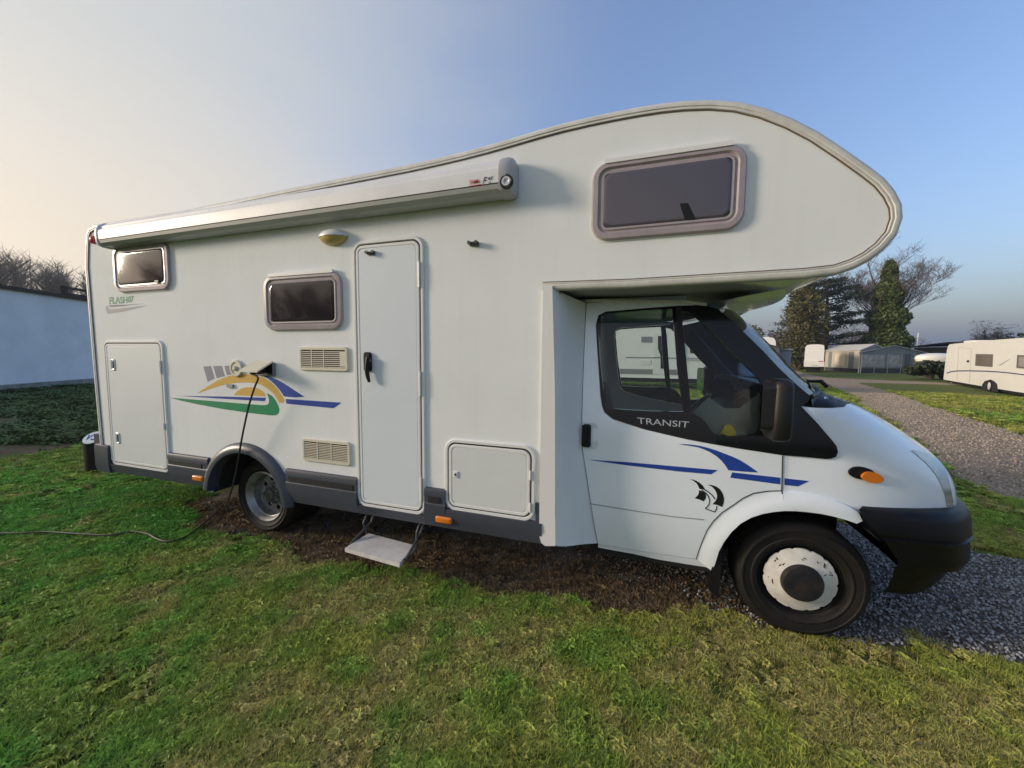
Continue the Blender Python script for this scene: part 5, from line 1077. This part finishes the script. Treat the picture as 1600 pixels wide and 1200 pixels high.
def leafmesh(P, size, aspect=.6, seed=0, droop=0.):
    g = np.random.default_rng(seed); n = len(P); P = np.asarray(P); d = g.normal(0,1,(n,3)); d[:,2] = d[:,2]*.6-droop; d /= np.linalg.norm(d,axis=1)[:,None]; e = np.cross(d, g.normal(0,1,(n,3))); e /= np.linalg.norm(e,axis=1)[:,None]
    s = size*(.6+.8*g.random((n,1))); a = P-d*s-e*s*aspect*.3; b = P+e*s*aspect; c = P+d*s; q = P-e*s*aspect*.6
    return np.stack([a,b,c,q],1).reshape(-1,3), [(4*i,4*i+1,4*i+2,4*i+3) for i in range(n)]
def leafcol(name, c1, c2):
    m = mat(name, c1, .6, col2=c2, vscale=1.1); return m
# ivy-clad bare tree
Yt = 60; b = at(1384, Yt); zt = onY(1395, 366, Yt)[2]; tr_ = thing('ivy_tree', tuple(b), 'tall bare tree with its trunk wrapped in a cone of green ivy', 'tree')
mb, mt = branch_tree((b[0]+.6, b[1]+1.5, 0), zt*1.10, .95, 5, 29, .36, (4,5), .50, t0=.40); mb.obj('trunk', BARK, tr_); mt.obj('crown', TWIG, tr_)
zi = onY(1392, 408, Yt)[2]; n = 20000; u = rng.random(n)**.8; z = zi*u; rad = np.interp(u, [0,.3,.55,.8,1], [1.9,1.85,1.5,.95,.25])*(.72+.38*rng.random(n))*(1+.22*np.sin(z*2.1+rng.random(n))); a = rng.random(n)*6.283; dx = (onY(1391, 408, Yt)[0]-b[0])
P = np.stack([b[0]+dx*u+rad*np.cos(a), b[1]+rad*np.sin(a), z], 1); v, F_ = leafmesh(P, .20, .7, 3, .4); mesh_obj('ivy', v, F_, leafcol('ivy_leaf', (.11,.15,.03), (.05,.075,.018)), tr_)
# pine with an ivy-covered neighbour in front of it
Yt = 62; b = at(1285, Yt); zt = onY(1285, 437, Yt)[2]; pt_ = thing('pine_tree', tuple(b), 'broad dark pine tree with layered branches behind the white caravan', 'tree')
mb = MB(); mb.tube([b, b+[.2,0,zt*.5], b+[0,0,zt*.95]], [.5,.32,.06], 7); P = []; rs = random.Random(5)
for i in range(46):
    t = .12+.86*i/45; z = zt*t; ln = np.interp(t, [.1,.3,.55,.8,1], [4.2,5.6,5.2,3.6,1.0])*rs.uniform(.7,1.1); a = i*2.4+rs.uniform(-.4,.4); d = np.array([math.cos(a), math.sin(a), rs.uniform(-.05,.22)]); s = b+[.1,0,z]; mb.tube([s, s+d*ln*.6, s+d*ln+[0,0,.15]], [.09,.05,.02], 4)
    for k in range(300):
        q = rs.uniform(.25,1)**.8; c = s+d*ln*q; P.append(c+np.array([rs.gauss(0,.55), rs.gauss(0,.55), rs.gauss(.05,.14)]))
mb.obj('trunk', BARK, pt_); v, F_ = leafmesh(P, .21, .30, 5); mesh_obj('crown', v, F_, leafcol('pine_needles', (.030,.045,.025), (.012,.020,.014)), pt_)
Yt = 58; b = at(1252, Yt); zt = onY(1255, 440, Yt)[2]; t2 = thing('ivy_tree', tuple(b), 'brownish green ivy covered tree in front of the pine', 'tree')
mb, mt = branch_tree(tuple(b), zt*.95, .6, 4, 9, .3, (4,5), .9); mb.obj('trunk', BARK, t2); mt.obj('twigs', TWIG, t2)
P = []
for k in range(9000): u = rs.random(); a = rs.uniform(0,6.283); r = np.interp(u, [0,.4,.7,1], [1.5,2.1,2.1,.7])*math.sqrt(rs.random())*(.7+.5*math.sin(5*u+a*2)**2); P.append(b+np.array([r*math.cos(a)*1.1, r*math.sin(a), zt*u]))
v, F_ = leafmesh(P, .19, .55, 6, .2); mesh_obj('ivy', v, F_, leafcol('ivy_brown', (.13,.12,.035), (.06,.055,.02)), t2)
def bush(px, py_top, Y_, rad, label, m, n=2500, name='bush', cat='shrub', zbase=0, size=.14, aspect=.6, cl=7):
    b = at(px, Y_); zt = onY(px, py_top, Y_)[2]; t = thing(name, tuple(b), label, cat); rs = random.Random(px); P = []
    C = [(rs.uniform(-.7,.7)*rad, rs.uniform(-.5,.5)*rad, zt*rs.uniform(.45,.85), rs.uniform(.3,.55)) for _ in range(cl)]
    for k in range(n): c = rs.choice(C); d = np.array([rs.gauss(0,1), rs.gauss(0,1), rs.gauss(0,1)]); d = d/np.linalg.norm(d)*rs.random()**.4; P.append(b+np.array([c[0]+d[0]*rad*c[3], c[1]+d[1]*rad*c[3], max(.1, min(zt, c[2]+d[2]*zt*.28))]))
    mb = MB()
    for c in C: mb.tube([b, b+np.array([c[0]*.5, c[1]*.5, c[2]*.6]), b+np.array([c[0], c[1], c[2]])], [.09,.06,.02], 4)
    mb.obj('stems', BARK, t); v, F_ = leafmesh(P, size, aspect, px); mesh_obj('crown', v, F_, m, t); return t
BG1 = leafcol('bush_green', (.075,.095,.028), (.03,.045,.015)); BB = leafcol('bush_bare', (.17,.125,.115), (.11,.08,.075))
bush(1196, 503, 66, 3.6, 'rounded green shrub left of the pine beyond the windscreen', BG1, 4200, size=.17)
bush(1223, 520, 64, 1.8, 'leafless brown bush between the green shrub and the ivy covered tree', BB, 2200, aspect=.12, size=.22)
bush(1338, 505, 70, 4.4, 'pinkish leafless thicket between the pine and the ivy-wrapped trunk', BB, 4200, aspect=.08, size=.32)
bush(1412, 527, 72, 2.4, 'small bare bush right of the ivy-wrapped trunk', BB, 1500, aspect=.08, size=.28)
bush(1246, 551, 52, 1.6, 'dark green bush at the foot of the white caravan', BG1, 1500)
bush(1460, 563, 36.5, 1.5, 'dark hedge between the charcoal tent and the cream caravan', leafcol('hedge', (.035,.05,.018), (.015,.022,.01)), 2500)
Yt = 70; b = at(1538, Yt); zt = onY(1540, 498, Yt)[2]; t4 = thing('bare_tree', tuple(b), 'small bare brown tree rising behind the cream caravan roof', 'tree')
mb, mt = branch_tree(tuple(b), zt*.9, .95, 4, 33, .22, (4,6), .3); mb.obj('trunk', BARK, t4); mt.obj('crown', TWIG, t4)
bush(1541, 502, 70.5, 3.0, 'brown twiggy growth around the small bare tree', BB, 1800, aspect=.10, size=.24, cl=6)
bush(1576, 522, 64, 1.7, 'small dark evergreen bush behind the right end of the caravan roof', leafcol('hedge', (.035,.05,.018), (.015,.022,.01)), 1600)
# ---- woodland behind the white building (one mass, too far to count)
mb = MB(); rs = random.Random(77)
def twigtree(x, y, h):
    b = np.array([x, y, 0.]); mb.tube([b, b+[rs.gauss(0,.5),0,h*.5], b+[rs.gauss(0,.8),0,h*.95]], [.28,.17,.03], 3, caps=False)
    for i in range(34):
        t = rs.uniform(.25,.95); a = rs.uniform(0,6.283); l = h*.26*rs.uniform(.5,1)*(1.15-t*.6); s = b+[0,0,h*t]; e = s+np.array([math.cos(a)*l*.7, math.sin(a)*l*.7, l*.75]); mb.tube([s, e], [.06,.025], 3, caps=False)
        for j in range(4): f_ = rs.uniform(.3,1); q = s+(e-s)*f_; mb.tube([q, q+np.array([rs.gauss(0,.8), rs.gauss(0,.8), rs.uniform(.5,1.6)])], [.028,.010], 3, caps=False)
for i in range(300):
    a = rs.uniform(139, 182); d = rs.uniform(78, 115); hh = np.interp(a, [139,150,156,161,182], [8.5,12,14,16,19])*d/95*rs.uniform(.86,1.03)
    twigtree(d*math.cos(R_(a)), d*math.sin(R_(a)), hh)
for i in range(120):
    a = rs.uniform(204.5, 262); d = rs.uniform(45, 75); twigtree(d*math.cos(R_(a)), d*math.sin(R_(a)), rs.uniform(8, 14)*d/60)
o = mb.obj('woodland', mat('wood_twigs', (.13,.115,.105), .95), None, kind='stuff'); o['label'] = 'hazy bare winter woodland beyond the white building'; o['category'] = 'woodland'  # twig colour lightened to paint in some of the haze

# ---- thin evening haze over the whole place
hz = bpy.data.materials.new('haze_air'); hz.use_nodes = True; t = hz.node_tree; t.nodes.remove(t.nodes['Principled BSDF']); pv = t.nodes.new('ShaderNodeVolumePrincipled')
pv.inputs['Color'].default_value = (.86,.88,.95,1); pv.inputs['Density'].default_value = 0.0008; pv.inputs['Anisotropy'].default_value = .5; t.links.new(pv.outputs[0], t.nodes['Material Output'].inputs['Volume'])
MB().box((-3500,-3500,-6.5),(3500,3500,112)).obj('haze', hz, None, kind='stuff')
